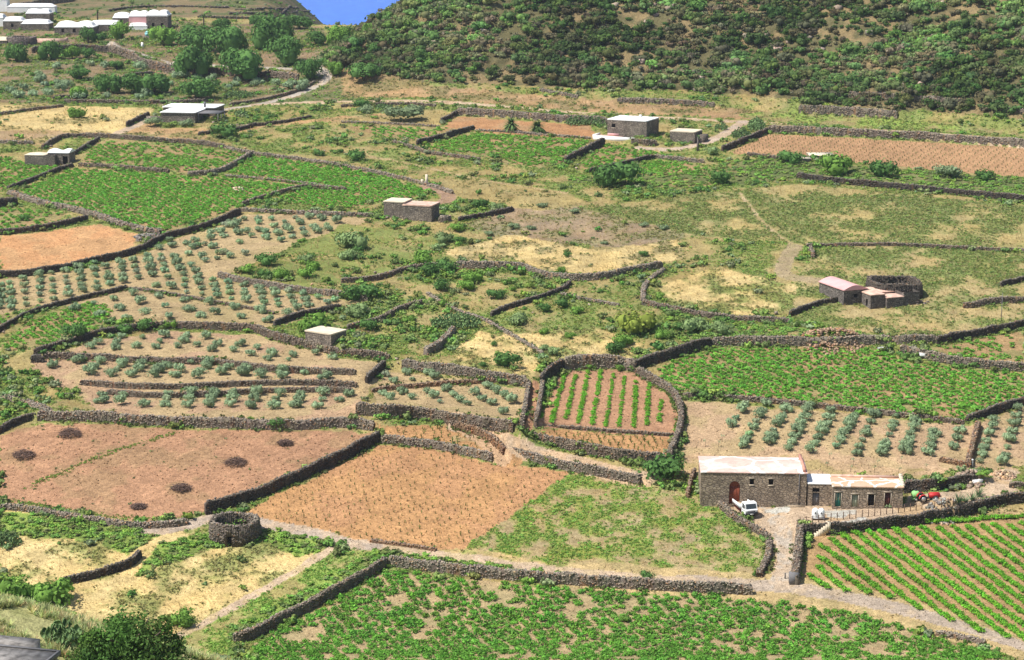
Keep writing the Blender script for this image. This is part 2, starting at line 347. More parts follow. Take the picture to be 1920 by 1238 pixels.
("pale wall of the lane above the village roofs", 2.2, .9, 0, L_, [(35,15),(70,11),(110,6),(140,2)]),
]
GG = np.gradient
_wall_geo = []
def berm(P, h, L=13.0):
    global GZ
    x0, x1 = P[:, 0].min() - L - 3, P[:, 0].max() + L + 3; y0, y1 = P[:, 1].min() - L - 3, P[:, 1].max() + L + 3
    ja, jb = np.searchsorted(GY, y0), np.searchsorted(GY, y1)
    X = GX[ja:jb]; Y = GYY[ja:jb]; m = (X > x0) & (X < x1)
    if not m.any(): return
    simp, _ = resample(P, max(2.0, 0.02 * len(P)))
    d, s, ov = pl_dist(simp, X[m], Y[m])
    amt = h * (1 - smooth01((d - .2) / L)) * (s > 0) * smooth01((d - .0) / .3) * np.clip(1 - ov / 4, 0, 1)
    sub = GZ[ja:jb]; sub[m] += amt
for wi in sorted(range(len(WALLS)), key=lambda k: -np.mean([p[1] for p in WALLS[k][5]])):
    lab, h, th, ret, tone, pts = WALLS[wi]
    h *= .86; th *= .58; WALLS[wi] = (lab, h, th, ret, tone, pts)
    P = cast(dens(chaikin(pts), 9))[:, :2]
    d = np.gradient(P, axis=0); d /= np.linalg.norm(d, axis=1)[:, None] + 1e-9
    nrm = np.stack([-d[:, 1], d[:, 0]], 1); nrm *= np.where(nrm[:, 1:2] < 0, -1, 1)
    front = P.copy(); P = P + nrm * th * 0.5 * np.abs(nrm[:, 1:2])
    P, _ = resample(P, 0.5)
    if len(P) > 6:   # even out kinks from casting
        for _ in range(3): P[1:-1] = (P[:-2] + P[1:-1] * 2 + P[2:]) / 4
    d = np.gradient(P, axis=0); d /= np.linalg.norm(d, axis=1)[:, None] + 1e-9
    nrm = np.stack([-d[:, 1], d[:, 0]], 1); nrm *= np.where(nrm[:, 1:2] < 0, -1, 1)
    zf = ground(P[:, 0] - nrm[:, 0] * th * .55, P[:, 1] - nrm[:, 1] * th * .55)
    if len(P) > 5:
        k = np.ones(5) / 5; zf = np.convolve(np.pad(zf, 2, mode='edge'), k, 'valid')
    if ret: berm(P, h * 0.82)
    _wall_geo.append((wi, P, nrm, zf))
# ---------------------------------------------------------------- what grows where: colours of the ground sheet
NV = GX.shape
colA = np.empty(NV + (3,)); colB = np.empty(NV + (3,)); frac = np.full(NV, .60); pscale = np.full(NV, 7.0); veg = np.ones(NV, int)
wobx = GX + (fnoise(GX, GYY, 2.2, 70, 2) - .5) * 1.5; woby = GYY + (fnoise(GX, GYY, 2.2, 75, 2) - .5) * 2.2
TAN, STRAW, GRN, DGRN, LGRN = (.36, .28, .12), (.60, .45, .20), (.22, .25, .075), (.15, .20, .05), (.25, .33, .075)
SOIL_O, SOIL_P, SOIL_R, SOIL_V, SOIL_L = (.475, .265, .12), (.42, .235, .135), (.41, .22, .105), (.37, .245, .12), (.43, .315, .17)
DUST, ROAD, BROWN = (.50, .375, .255), (.43, .345, .265), (.33, .215, .12)
colA[:] = TAN; colB[:] = GRN
def field(pts, A, B=None, f=0., sc=6., v=0, world=None):
    if world is None:
        P = cast(dens(pts, 14, True))[:, :2]
        ja, jb = np.searchsorted(GY, P[:, 1].min() - 3), np.searchsorted(GY, P[:, 1].max() + 3)
        m = np.zeros(NV, bool); m[ja:jb] = inside(P, wobx[ja:jb], woby[ja:jb])
    else: m = world
    colA[m] = A; colB[m] = B if B is not None else A; frac[m] = f; pscale[m] = sc; veg[m] = v
def track(pts, w, A, B=None, f=0.):
    P = cast(dens(chaikin(chaikin(pts)), 10))[:, :2]
    ja, jb = np.searchsorted(GY, P[:, 1].min() - 4), np.searchsorted(GY, P[:, 1].max() + 4)
    X, Y = wobx[ja:jb] * .35 + GX[ja:jb] * .65, woby[ja:jb] * .35 + GYY[ja:jb] * .65
    m0 = (X > P[:, 0].min() - 4) & (X < P[:, 0].max() + 4)
    d = np.full(X.shape, 99.); d[m0] = pl_dist(P, X[m0], Y[m0])[0]
    m = np.zeros(NV, bool); m[ja:jb] = d < w / 2
    colA[m] = A; colB[m] = B if B is not None else A; frac[m] = f; pscale[m] = 2.; veg[m] = 0
hill_m = (GYY > 480) & (GZ - CAM_Z - np.interp(GYY, _PY, _PZ) > 3.0) & (GX > -75) & (GYY < 760)
field(None, (.23, .175, .095), (.13, .145, .06), .5, 8, 5, world=GYY > 735)
field([(0,85),(200,95),(620,60),(700,60),(680,190),(430,200),(0,192)], (.26,.19,.11), (.15,.17,.07), .5, 6, 1)
field([(0,40),(330,40),(600,50),(640,90),(560,120),(330,110),(200,82),(0,95)], (.27,.19,.115), (.16,.16,.07), .5, 6, 1)
field(None, (.27, .20, .10), (.14, .125, .06), .55, 5, 4, world=hill_m)
field([(640,125),(800,158),(1000,178),(1180,192),(1440,208),(1440,226),(1100,210),(800,184),(640,184)], (.40,.26,.135), (.25,.2,.09), .4, 6, 3)
field([(0,197),(130,199),(290,203),(278,225),(215,252),(60,243),(0,245)], STRAW, TAN, .25, 9, 3)
field([(0,245),(60,243),(210,250),(200,258),(110,260),(60,275),(0,268)], (.42,.29,.16), TAN, .4, 5, 3)
field([(215,255),(280,225),(300,240),(440,240),(600,222),(820,205),(830,230),(640,228),(560,232),(480,240),(430,280),(300,266)], (.46,.29,.14), (.28,.25,.1), .4, 5, 3)
field([(380,252),(560,240),(720,262),(900,304),(1060,322),(1240,330),(1330,345),(1200,352),(1000,335),(800,310),(640,295),(480,284)], TAN, GRN, .6, 5, 1)
field([(640,262),(760,285),(900,310),(1060,330),(1060,350),(900,332),(800,330),(640,300)], TAN, GRN, .55, 5, 1)
field([(660,225),(830,205),(850,218),(820,240),(700,238)], TAN, (.33,.27,.12), .3, 4, 3)
# vineyards
VINE_POLYS = {
 "upper left": [(0,290),(45,308),(130,316),(12,354),(0,354)],
 "below the far wall": [(152,311),(165,285),(195,265),(300,272),(423,284),(460,291),(405,322),(350,328),(315,320),(240,317)],
 "main left": [(35,360),(142,318),(310,327),(350,334),(420,334),(560,350),(480,378),(450,390),(300,435),(225,418),(190,405),(60,378)],
 "upper right of the left": [(430,325),(477,294),(640,315),(723,333),(818,362),(757,373),(713,378),(650,392),(500,378),(570,355),(640,360),(560,347)],
 "left edge small": [(0,392),(35,390),(120,402),(100,425),(0,434)],
 "left slope": [(0,653),(60,602),(165,566),(210,578),(200,600),(180,620),(100,645),(60,660)],
 "left slope edge": [(0,590),(30,590),(12,608),(0,612)],
 "upper middle far": [(645,236),(780,241),(850,240),(785,265),(720,258)],
 "upper middle": [(792,276),(890,250),(1107,264),(1050,305),(990,312),(920,294)],
 "below the upper right house": [(1088,308),(1135,272),(1180,278),(1285,293),(1225,295),(1110,321)],
 "lowest below the house": [(1178,326),(1230,301),(1290,306),(1330,315),(1300,330)],
 "big bright": [(1228,693),(1290,672),(1340,655),(1470,655),(1640,656),(1690,677),(1760,690),(1920,704),(1920,750),(1812,790),(1640,772),(1510,757),(1380,744),(1270,732)],
 "sparse right": [(1762,652),(1920,622),(1920,684),(1840,682),(1700,655)],
 "nearest": [(470,1238),(480,1205),(640,1122),(730,1072),(838,1085),(958,1097),(1135,1110),(1411,1124),(1540,1142),(1660,1165),(1800,1212),(1900,1238),(1500,1290),(900,1300),(440,1290)],
}
for k, p in VINE_POLYS.items(): field(p, SOIL_V if k not in ("nearest",) else SOIL_L, (.27, .24, .10) if k != "nearest" else (.36, .29, .15), .45, 5, 0)
field([(1512,1004),(1580,1002),(1704,988),(1790,972),(1825,966),(1960,958),(1960,1235),(1920,1225),(1800,1180),(1650,1142),(1510,1098),(1506,1050)], (.41,.265,.13), (.38,.25,.12), .4, 4, 0)
field([(1800,966),(1866,950),(1960,940),(1960,962),(1830,972)], TAN, (.46,.33,.17), .4, 4, 3)
# ploughed soil
PLOUGH = [(0,817),(70,795),(200,797),(420,808),(640,806),(700,816),(640,852),(386,957),(350,970),(250,977),(0,938)]
SPROUT = [(714,833),(820,845),(922,869),(960,874),(1067,886),(1000,940),(870,1025),(817,1032),(690,1016),(560,990),(440,968),(640,872)]
SPROUT_R = [(1368,288),(1440,252),(1597,259),(1747,267),(1920,279),(1960,282),(1960,338),(1797,322),(1563,302),(1470,297)]
field(PLOUGH, SOIL_P, (.36,.22,.12), .4, 6, 6)
field(SPROUT, SOIL_O, (.46,.25,.125), .5, 8, 0)
field([(0,442),(100,434),(180,420),(262,440),(247,463),(180,487),(60,511),(0,516)], (.56,.30,.14), (.52,.31,.15), .5, 4, 0)
field(SPROUT_R, (.45,.265,.14), (.43,.255,.135), .5, 8, 0)
field([(1008,802),(1036,712),(1070,698),(1160,693),(1195,700),(1256,742),(1275,780),(1266,822)], SOIL_P, (.42,.24,.14), .4, 5, 0)
field([(1000,804),(1268,822),(1250,856),(1060,828)], SOIL_O, SOIL_R, .4, 4, 0)
field([(860,219),(1000,228),(1110,236),(1110,262),(1000,256),(895,247),(830,238)], SOIL_R, (.4,.25,.13), .3, 5, 0)
field([(690,797),(840,800),(962,820),(990,850),(975,880),(930,865),(800,832),(715,822)], SOIL_O, (.35,.27,.13), .35, 4, 0)
# olive plots
field([(0,525),(185,500),(270,477),(330,447),(410,425),(455,402),(640,400),(705,412),(660,425),(560,455),(460,505),(410,520),(560,552),(685,566),(640,580),(515,614),(480,622),(300,614),(220,600),(160,575),(60,575),(0,590)], SOIL_L, (.40,.31,.15), .4, 7, 0)
field([(60,674),(180,640),(300,622),(480,628),(570,655),(636,672),(720,682),(690,735),(660,800),(200,790),(150,740),(60,700)], SOIL_L, (.42,.27,.17), .4, 6, 0)
field([(700,722),(722,695),(990,728),(978,800),(960,810),(700,778)], SOIL_L, (.42,.33,.16), .4, 5, 0)
field([(1285,750),(1640,781),(1810,800),(1850,786),(1920,764),(1960,760),(1960,872),(1800,882),(1690,895),(1512,880),(1280,858)], SOIL_L, (.46,.31,.19), .45, 6, 0)
field([(1280,850),(1510,858),(1690,880),(1800,880),(1690,905),(1512,895),(1280,885)], (.48,.33,.19), TAN, .4, 4, 0)
# meadows and dry grass
field([(1067,888),(1200,910),(1300,922),(1345,945),(1375,970),(1425,1000),(1430,1050),(1408,1088),(1220,1085),(1050,1063),(930,1045),(870,1026),(960,965)], (.24,.28,.065), (.38,.29,.15), .42, 2.4, 2)
field([(880,1026),(1050,1062),(1410,1082),(1400,1094),(1100,1078),(900,1050),(800,1038)], (.50,.37,.18), LGRN, .25, 3, 3)
field([(0,955),(250,995),(400,1000),(600,995),(605,1040),(320,1195),(250,1180),(120,1165),(0,1165),(0,955)], STRAW, (.27,.27,.09), .42, 4, 3)
field([(0,958),(240,992),(300,1000),(240,1040),(180,1015),(0,1005)], LGRN, DGRN, .4, 4, 8)
field([(255,1085),(300,1018),(400,998),(500,992),(592,1003),(604,1040),(560,1046),(500,1020),(400,1032),(330,1050)], LGRN, DGRN, .4, 4, 8)
field([(0,1088),(130,1103),(125,1135),(60,1155),(0,1145)], LGRN, DGRN, .5, 4, 8)
field([(300,1238),(330,1198),(480,1118),(600,1050),(690,1022),(725,1040),(690,1075),(560,1142),(437,1200),(420,1238),(380,1300),(280,1300)], LGRN, (.36,.31,.12), .35, 4, 2)
field([(725,1040),(800,1040),(960,1056),(1130,1088),(1000,1086),(840,1068),(735,1054)], (.17,.2,.07), (.25,.24,.1), .4, 3, 8)
field([(430,1200),(560,1140),(700,1072),(722,1046),(690,1036),(600,1090),(500,1140),(430,1180)], LGRN, DGRN, .5, 4, 8)
near_bank = (GYY < 215) & (GX < -5) & (GYY > 60)
field(None, (.40,.38,.17), (.30,.30,.12), .4, 3, 7, world=near_bank)
field([(640,420),(720,430),(860,440),(860,490),(700,525),(560,545),(430,520),(480,490),(600,450)], GRN, TAN, .35, 5, 1)
field([(870,420),(1000,375),(1290,430),(1270,470),(960,452)], (.33,.24,.15), (.27,.24,.12), .4, 6, 3)
field([(830,472),(960,440),(1120,470),(1270,450),(1290,480),(1200,505),(1090,515),(1020,505),(960,485),(870,492)], STRAW, (.30,.25,.12), .4, 4, 3)
field([(850,655),(900,622),(990,640),(1012,680),(990,722),(850,692)], STRAW, GRN, .4, 4, 3)
field([(930,630),(1120,615),(1200,645),(1180,682),(1040,682)], STRAW, GRN, .36, 4, 3)
field([(1230,540),(1340,500),(1470,530),(1540,560),(1400,592),(1250,578)], STRAW, GRN, .42, 4, 3)
field([(800,335),(900,338),(1060,362),(1120,385),(1000,395),(860,372)], TAN, (.35,.28,.12), .3, 5, 3)
field([(1090,392),(1300,365),(1500,345),(1920,388),(1960,392),(1960,472),(1700,458),(1530,462),(1300,440)], (.20,.225,.075), (.40,.32,.14), .40, 7, 2)
field([(1525,470),(1700,462),(1920,476),(1960,478),(1960,606),(1920,612),(1757,640),(1480,604),(1500,520)], (.22,.25,.08), (.44,.34,.16), .45, 6, 2)
field([(1330,318),(1400,300),(1480,302),(1920,336),(1960,340),(1960,378),(1760,360),(1500,335),(1350,352)], (.14,.17,.06), (.22,.22,.09), .4, 5, 8)
field([(1280,610),(1480,612),(1640,628),(1640,640),(1480,645),(1330,640),(1280,655)], (.16,.19,.07), TAN, .3, 4, 8)
field([(1060,335),(1160,326),(1240,330),(1330,318),(1380,300),(1400,340),(1330,352),(1200,352),(1080,345)], (.16,.18,.065), (.3,.24,.1), .4, 5, 8)
field([(1380,215),(1500,205),(1920,250),(1920,258),(1700,245),(1440,230)], LGRN, (.3,.25,.11), .45, 4, 2)
# wheel tracks, lanes, yard
field([(1345,948),(1510,948),(1690,950),(1698,930),(1740,926),(1775,922),(1838,911),(1850,905),(1892,872),(1915,880),(1890,912),(1920,925),(1920,938),(1860,945),(1790,970),(1580,986),(1508,992),(1498,1060),(1488,1098),(1440,1098),(1448,1012),(1375,966)], DUST, (.48,.33,.18), .35, 4, 0)
for e in ([(1430,952),(1485,948),(1480,962),(1435,963)], [(1540,958),(1600,955),(1612,966),(1550,970)], [(1578,975),(1625,968),(1628,974),(1582,981)]):
    field(e, (.50,.48,.42), (.45,.41,.34), .3, 2, 0)
track([(1960,1232),(1920,1219),(1800,1180),(1650,1139),(1530,1114),(1440,1104),(1280,1092),(1100,1080)], 8.5, (.50,.37,.18), (.38,.30,.14), .4)
track([(1960,1225),(1920,1212),(1800,1172),(1650,1132),(1530,1108),(1440,1099),(1280,1088)], 3.3, ROAD, (.47,.36,.24), .3)
track([(1300,1089),(1100,1076),(960,1058),(850,1042),(800,1036),(690,1021)], 2.2, DUST, (.5,.38,.22), .5)
track([(700,1023),(640,1018),(590,1000),(500,983),(440,972),(386,972),(350,988),(280,996)], 3.0, ROAD, DUST, .4)
track([(640,1018),(610,1036),(560,1068),(500,1104),(430,1142),(380,1170),(320,1200)], 1.6, DUST, (.5,.38,.2), .4)
track([(1462,1100),(1473,1060),(1475,1020),(1455,975)], 2.6, (.47,.40,.32), DUST, .4)
track([(880,798),(930,815),(960,832),(1030,850),(1100,868),(1200,893),(1230,895)], 3.0, (.52,.36,.22), DUST, .4)
track([(930,815),(905,805),(850,800)], 2.4, (.52,.34,.2), DUST, .4)
track([(945,860),(925,845),(905,828),(880,815)], 2.6, (.52,.34,.2), DUST, .4)
track([(1002,722),(999,760),(990,800)], 1.6, (.40,.22,.13), SOIL_P, .4)
track([(190,84),(240,93),(280,108),(330,119),(450,126),(560,130),(620,138),(606,155),(560,177),(500,194),(420,206)], 3.0, (.46,.40,.33), DUST, .3)
track([(480,197),(560,193),(640,191),(800,188),(960,202),(1100,214),(1300,224),(1440,231),(1600,240),(1747,250),(1920,264),(1960,268)], 3.2, (.53,.40,.27), (.5,.34,.2), .4)
track([(1395,228),(1370,245),(1340,263),(1270,282),(1200,278)], 3.2, DUST, (.48,.38,.3), .4)
track([(208,256),(240,242),(262,232),(285,222)], 3.0, DUST, ROAD, .4)
track([(1385,362),(1440,430),(1490,460)], 1.0, (.45,.35,.2), TAN, .5)
track([(1490,462),(1478,480),(1466,500),(1470,520),(1545,528)], 3.4, (.36,.28,.165), (.33,.27,.14), .5)
track([(640,285),(760,305),(900,338),(1060,362)], 1.2, (.45,.33,.18), TAN, .5)
track([(800,350),(848,366),(830,380)], 3.5, (.38,.25,.17), BROWN, .4)
pn = fnoise(GX, GYY, 1.0, 80, 1) * 0
for sc in np.unique(pscale):
    m = pscale == sc; pn[m] = fnoise(GX[m], GYY[m], sc, 90 + int(sc), 4)
# blend: frac is the share that takes the second colour
thr = 0.5 + (0.5 - frac) * 0.55
mixv = smooth01((pn - thr) / np.where((veg == 1) | (veg == 2) | (veg == 3), .30, .12) + .5)
mixv[frac == 0] = 0
mixv[veg == 0] *= .8
hue_ = (fnoise(GX, GYY, 5, 118, 3) - .5)[..., None]
gcol = colA * (1 - mixv[..., None]) + colB * mixv[..., None]
big = (fnoise(GX, GYY, 30, 110, 2) - .5) * .22 + 1 + (fnoise(GX, GYY, 3.2, 115, 3) - .5) * np.where((veg == 3) | (veg == 1), .5, .22)
gcol *= big[..., None] * .80 * (1 + hue_ * np.array([.10, -.02, -.25]) * ((veg == 1) | (veg == 3) | (veg == 2))[..., None])
veg_green = np.where(veg == 2, 1 - mixv, np.where(veg == 3, mixv * .8, np.where((veg == 1) | (veg == 4) | (veg == 5), mixv, np.where(veg == 7, .8, np.where(veg == 8, 1.0, 0)))))
# ---------------------------------------------------------------- materials
def new_mat(name):
    m = bpy.data.materials.new(name); m.use_nodes = True
    nt = m.node_tree; nt.nodes.clear(); return m, nt.nodes, nt.links
def nd(n, t, **kw):
    x = n.new(t)
    for k, v in kw.items(): setattr(x, k, v)
    return x
def noise(n, l, vec, scale, detail=3):
    t = nd(n, "ShaderNodeTexNoise"); t.inputs["Scale"].default_value = scale; t.inputs["Detail"].default_value = detail
    l.new(vec, t.inputs["Vector"]); return t.outputs["Fac"]
def maprange(n, l, src, a, b, lo=.3, hi=.7):
    m = nd(n, "ShaderNodeMapRange"); m.inputs[1].default_value = lo; m.inputs[2].default_value = hi
    m.inputs[3].default_value = a; m.inputs[4].default_value = b; l.new(src, m.inputs[0]); return m.outputs[0]
def mul(n, l, a, b):
    m = nd(n, "ShaderNodeMath", operation='MULTIPLY'); l.new(a, m.inputs[0])
    if hasattr(b, "links"): l.new(b, m.inputs[1])
    else: m.inputs[1].default_value = b
    return m.outputs[0]
def scalecol(n, l, col, fac):
    m = nd(n, "ShaderNodeVectorMath", operation='SCALE'); l.new(col, m.inputs[0]); l.new(fac, m.inputs["Scale"]); return m.outputs[0]
def tinted(name, scales, rough=.9, bump=0, bscale=6, spec=.2):
    """surface whose own colour comes from the mesh's tint, broken up by noise at several sizes"""
    m, n, l = new_mat(name)
    a = nd(n, "ShaderNodeAttribute", attribute_name="tint"); g = nd(n, "ShaderNodeNewGeometry")
    col = a.outputs["Color"]
    for sc, lo, hi in scales: col = scalecol(n, l, col, maprange(n, l, noise(n, l, g.outputs["Position"], sc), lo, hi))
    b = nd(n, "ShaderNodeBsdfPrincipled"); b.inputs["Roughness"].default_value = rough; b.inputs["Specular IOR Level"].default_value = spec
    l.new(col, b.inputs["Base Color"])
    if bump:
        bp = nd(n, "ShaderNodeBump"); bp.inputs["Strength"].default_value = bump; bp.inputs["Distance"].default_value = .15
        l.new(noise(n, l, g.outputs["Position"], bscale, 5), bp.inputs["Height"]); l.new(bp.outputs[0], b.inputs["Normal"])
    o = nd(n, "ShaderNodeOutputMaterial"); l.new(b.outputs[0], o.inputs[0]); return m
def plain(name, col, rough=.6, metal=0, var=.12, scale=3, spec=.3):
    m, n, l = new_mat(name); g = nd(n, "ShaderNodeNewGeometry")
    rgb = nd(n, "ShaderNodeRGB"); rgb.outputs[0].default_value = (*col, 1)
    c = scalecol(n, l, rgb.outputs[0], maprange(n, l, noise(n, l, g.outputs["Position"], scale, 4), 1 - var, 1 + var))
    b = nd(n, "ShaderNodeBsdfPrincipled"); b.inputs["Roughness"].default_value = rough; b.inputs["Metallic"].default_value = metal; b.inputs["Specular IOR Level"].default_value = spec
    l.new(c, b.inputs["Base Color"]); o = nd(n, "ShaderNodeOutputMaterial"); l.new(b.outputs[0], o.inputs[0]); return m
def leaf(name, col=None, var=.25, trans=.25):
    """foliage; colour from tint (or fixed), varied leaf by leaf and plant by plant"""
    m, n, l = new_mat(name); g = nd(n, "ShaderNodeNewGeometry"); oi = nd(n, "ShaderNodeObjectInfo")
    if col is None: c = nd(n, "ShaderNodeAttribute", attribute_name="tint").outputs["Color"]
    else:
        r_ = nd(n, "ShaderNodeRGB"); r_.outputs[0].default_value = (*col, 1); c = r_.outputs[0]
    c = scalecol(n, l, c, maprange(n, l, oi.outputs["Random"], 1 - var, 1 + var, 0, 1))
    c = scalecol(n, l, c, maprange(n, l, g.outputs["Random Per Island"], .68, 1.32, 0, 1))
    d = nd(n, "ShaderNodeBsdfDiffuse"); t = nd(n, "ShaderNodeBsdfTranslucent"); mx = nd(n, "ShaderNodeMixShader"); mx.inputs[0].default_value = trans
    l.new(c, d.inputs[0]); l.new(c, t.inputs[0]); l.new(d.outputs[0], mx.inputs[1]); l.new(t.outputs[0], mx.inputs[2])
    o = nd(n, "ShaderNodeOutputMaterial"); l.new(mx.outputs[0], o.inputs[0]); return m
def masonry(name, c1, c2, mortar, sx=1.9, sz=3.3):
    """rubble stone wall of buildings: irregular stones of varied colour, recessed joints"""
    m, n, l = new_mat(name); g = nd(n, "ShaderNodeNewGeometry")
    mp = nd(n, "ShaderNodeMapping"); mp.inputs["Scale"].default_value = (sx, sx, sz); l.new(g.outputs["Position"], mp.inputs[0])
    v = nd(n, "ShaderNodeTexVoronoi"); v.inputs["Scale"].default_value = 1; l.new(mp.outputs[0], v.inputs["Vector"])
    e = nd(n, "ShaderNodeTexVoronoi", feature='DISTANCE_TO_EDGE'); e.inputs["Scale"].default_value = 1; l.new(mp.outputs[0], e.inputs["Vector"])
    sx_ = nd(n, "ShaderNodeSeparateColor"); l.new(v.outputs["Color"], sx_.inputs[0])
    mix = nd(n, "ShaderNodeMix", data_type='RGBA'); mix.inputs[6].default_value = (*c1, 1); mix.inputs[7].default_value = (*c2, 1); l.new(sx_.outputs[0], mix.inputs[0])
    ed = maprange(n, l, e.outputs["Distance"], 0, 1, .02, .10)
    mx2 = nd(n, "ShaderNodeMix", data_type='RGBA'); mx2.inputs[6].default_value = (*mortar, 1); l.new(mix.outputs[2], mx2.inputs[7]); l.new(ed, mx2.inputs[0])
    c = scalecol(n, l, mx2.outputs[2], maprange(n, l, noise(n, l, g.outputs["Position"], .5, 4), .78, 1.22))
    b = nd(n, "ShaderNodeBsdfPrincipled"); b.inputs["Roughness"].default_value = .9; b.inputs["Specular IOR Level"].default_value = .15
    l.new(c, b.inputs["Base Color"])
    bp = nd(n, "ShaderNodeBump"); bp.inputs["Strength"].default_value = .9; bp.inputs["Distance"].default_value = .12; l.new(ed, bp.inputs["Height"]); l.new(bp.outputs[0], b.inputs["Normal"])
    o = nd(n, "ShaderNodeOutputMaterial"); l.new(b.outputs[0], o.inputs[0]); return m
def limed(name, base, lime, scale, width, big=.35):
    """earth coloured plaster roof with bands of lime wash painted along its cracks"""
    m, n, l = new_mat(name); g = nd(n, "ShaderNodeNewGeometry")
    nz = nd(n, "ShaderNodeTexNoise"); nz.inputs["Scale"].default_value = .6; l.new(g.outputs["Position"], nz.inputs["Vector"])
    ad = nd(n, "ShaderNodeVectorMath", operation='MULTIPLY_ADD'); l.new(nz.outputs["Color"], ad.inputs[0]); ad.inputs[1].default_value = (1.6, 1.6, 0); l.new(g.outputs["Position"], ad.inputs[2])
    e = nd(n, "ShaderNodeTexVoronoi", feature='DISTANCE_TO_EDGE'); e.inputs["Scale"].default_value = scale; l.new(ad.outputs[0], e.inputs["Vector"])
    line = maprange(n, l, e.outputs["Distance"], 1, 0, width * .6, width)
    pat = maprange(n, l, noise(n, l, g.outputs["Position"], .22, 3), 0, .8, .5, .5 + big)
    mxm = nd(n, "ShaderNodeMath", operation='MAXIMUM'); l.new(line, mxm.inputs[0]); l.new(pat, mxm.inputs[1])
    mix = nd(n, "ShaderNodeMix", data_type='RGBA'); mix.inputs[6].default_value = (*base, 1); mix.inputs[7].default_value = (*lime, 1); l.new(mxm.outputs[0], mix.inputs[0])
    c = scalecol(n, l, mix.outputs[2], maprange(n, l, noise(n, l, g.outputs["Position"], 1.7, 4), .85, 1.1))
    b = nd(n, "ShaderNodeBsdfPrincipled"); b.inputs["Roughness"].default_value = .85; l.new(c, b.inputs["Base Color"])
    o = nd(n, "ShaderNodeOutputMaterial"); l.new(b.outputs[0], o.inputs[0]); return m

M_GROUND = tinted("earth and dry herbs", [(.35, .86, 1.14), (1.6, .8, 1.2), (4.5, .7, 1.3), (12, .8, 1.2)], 1.0, .9, 4, .05)
M_STONE = tinted("rough lava stone", [(2.2, .75, 1.25), (9, .8, 1.2)], .9, .5, 7, .15)
M_LEAF = leaf("foliage", None, .12, .25)
M_VINE = leaf("vine leaves", (.155, .355, .055), .22, .35)
M_OLIVE = leaf("olive leaves", (.275, .37, .205), .2, .25)
M_DARK = leaf("dark tree leaves", (.06, .12, .035), .15, .2)
M_BARK = plain("bark", (.12, .09, .065), .95)
M_MASON = masonry("dark lava masonry", (.27, .21, .155), (.44, .345, .255), (.17, .135, .105))
M_MASON2 = masonry("grey lava masonry", (.18, .15, .122), (.33, .275, .22), (.10, .085, .072), 2.2, 3.4)
M_MASOND = masonry("blackish lava masonry", (.13, .115, .10), (.25, .215, .19), (.075, .065, .06), 2.2, 3.2)
M_ROOFP = limed("pink plaster roof with lime bands", (.64, .43, .36), (.84, .80, .77), .17, .05, .4)
M_ROOFO = limed("orange plaster roof with lime bands", (.56, .36, .23), (.82, .79, .74), .30, .05, .9)
M_WHITE = plain("lime wash", (.85, .84, .82), .8, 0, .06, .6)
M_CREAM = plain("cream plaster", (.66, .56, .42), .85, 0, .15, .8)
M_CREAMD = plain('worn pale stone', (.36, .30, .23), .9, 0, .25, 2)
M_PINK = plain("pink render", (.66, .36, .35), .85, 0, .12, .5)
M_PINKT = plain("pinkish roof clay", (.60, .40, .31), .9, 0, .25, 1.2)
M_GREYR = plain("grey cement", (.29, .265, .24), .9, 0, .5, 1.6)
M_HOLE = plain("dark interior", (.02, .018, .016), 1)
M_RUST = plain("red brown wood", (.23, .055, .025), .7, 0, .25, 5)
M_DKRED = plain("dark red wood", (.09, .03, .025), .7, 0, .25, 5)
M_TEAL = plain("teal paint", (.02, .17, .14), .6)
M_PALEG = plain("pale green paint", (.33, .36, .26), .7)
M_GREYD = plain("weathered grey wood", (.16, .155, .16), .8)
M_WOOD = plain("dry timber", (.42, .33, .23), .85, 0, .3, 4)
M_TRUCKW = plain("white vehicle paint", (.86, .86, .85), .35, 0, .03, 1, .5)
M_GLASS = plain("dark glass", (.05, .06, .065), .12, 0, .05, 1, .6)
M_RUBBER = plain("tyre rubber", (.025, .025, .025), .8)
M_BLACK = plain("black plastic", (.03, .03, .035), .6)
M_RED = plain("red tractor paint", (.50, .03, .03), .45, 0, .1, 2)
M_REDF = plain("dark red chassis", (.22, .03, .03), .6)
M_METAL = plain("galvanised metal", (.5, .5, .5), .4, .6)
M_LGREEN = plain("light green plastic", (.30, .62, .22), .45, 0, .08, 2)
M_TANK = plain("white plastic", (.88, .88, .87), .4, 0, .03, 1)
M_CYAN = plain("cyan plastic", (.25, .55, .58), .5)
M_BLUE = plain("blue plastic", (.05, .18, .6), .5)
M_TERR = plain("terracotta tiles", (.55, .27, .2), .8, 0, .15, 2)
M_POST = plain("rusty post", (.14, .085, .06), .8)
M_CACTUS = leaf("cactus pads", (.16, .25, .10), .15, .05)
M_SAND = plain("pale sand", (.62, .47, .36), .95, 0, .2, 3)
M_BRUSH = plain("dry brushwood", (.17, .11, .085), .95, 0, .3, 6)

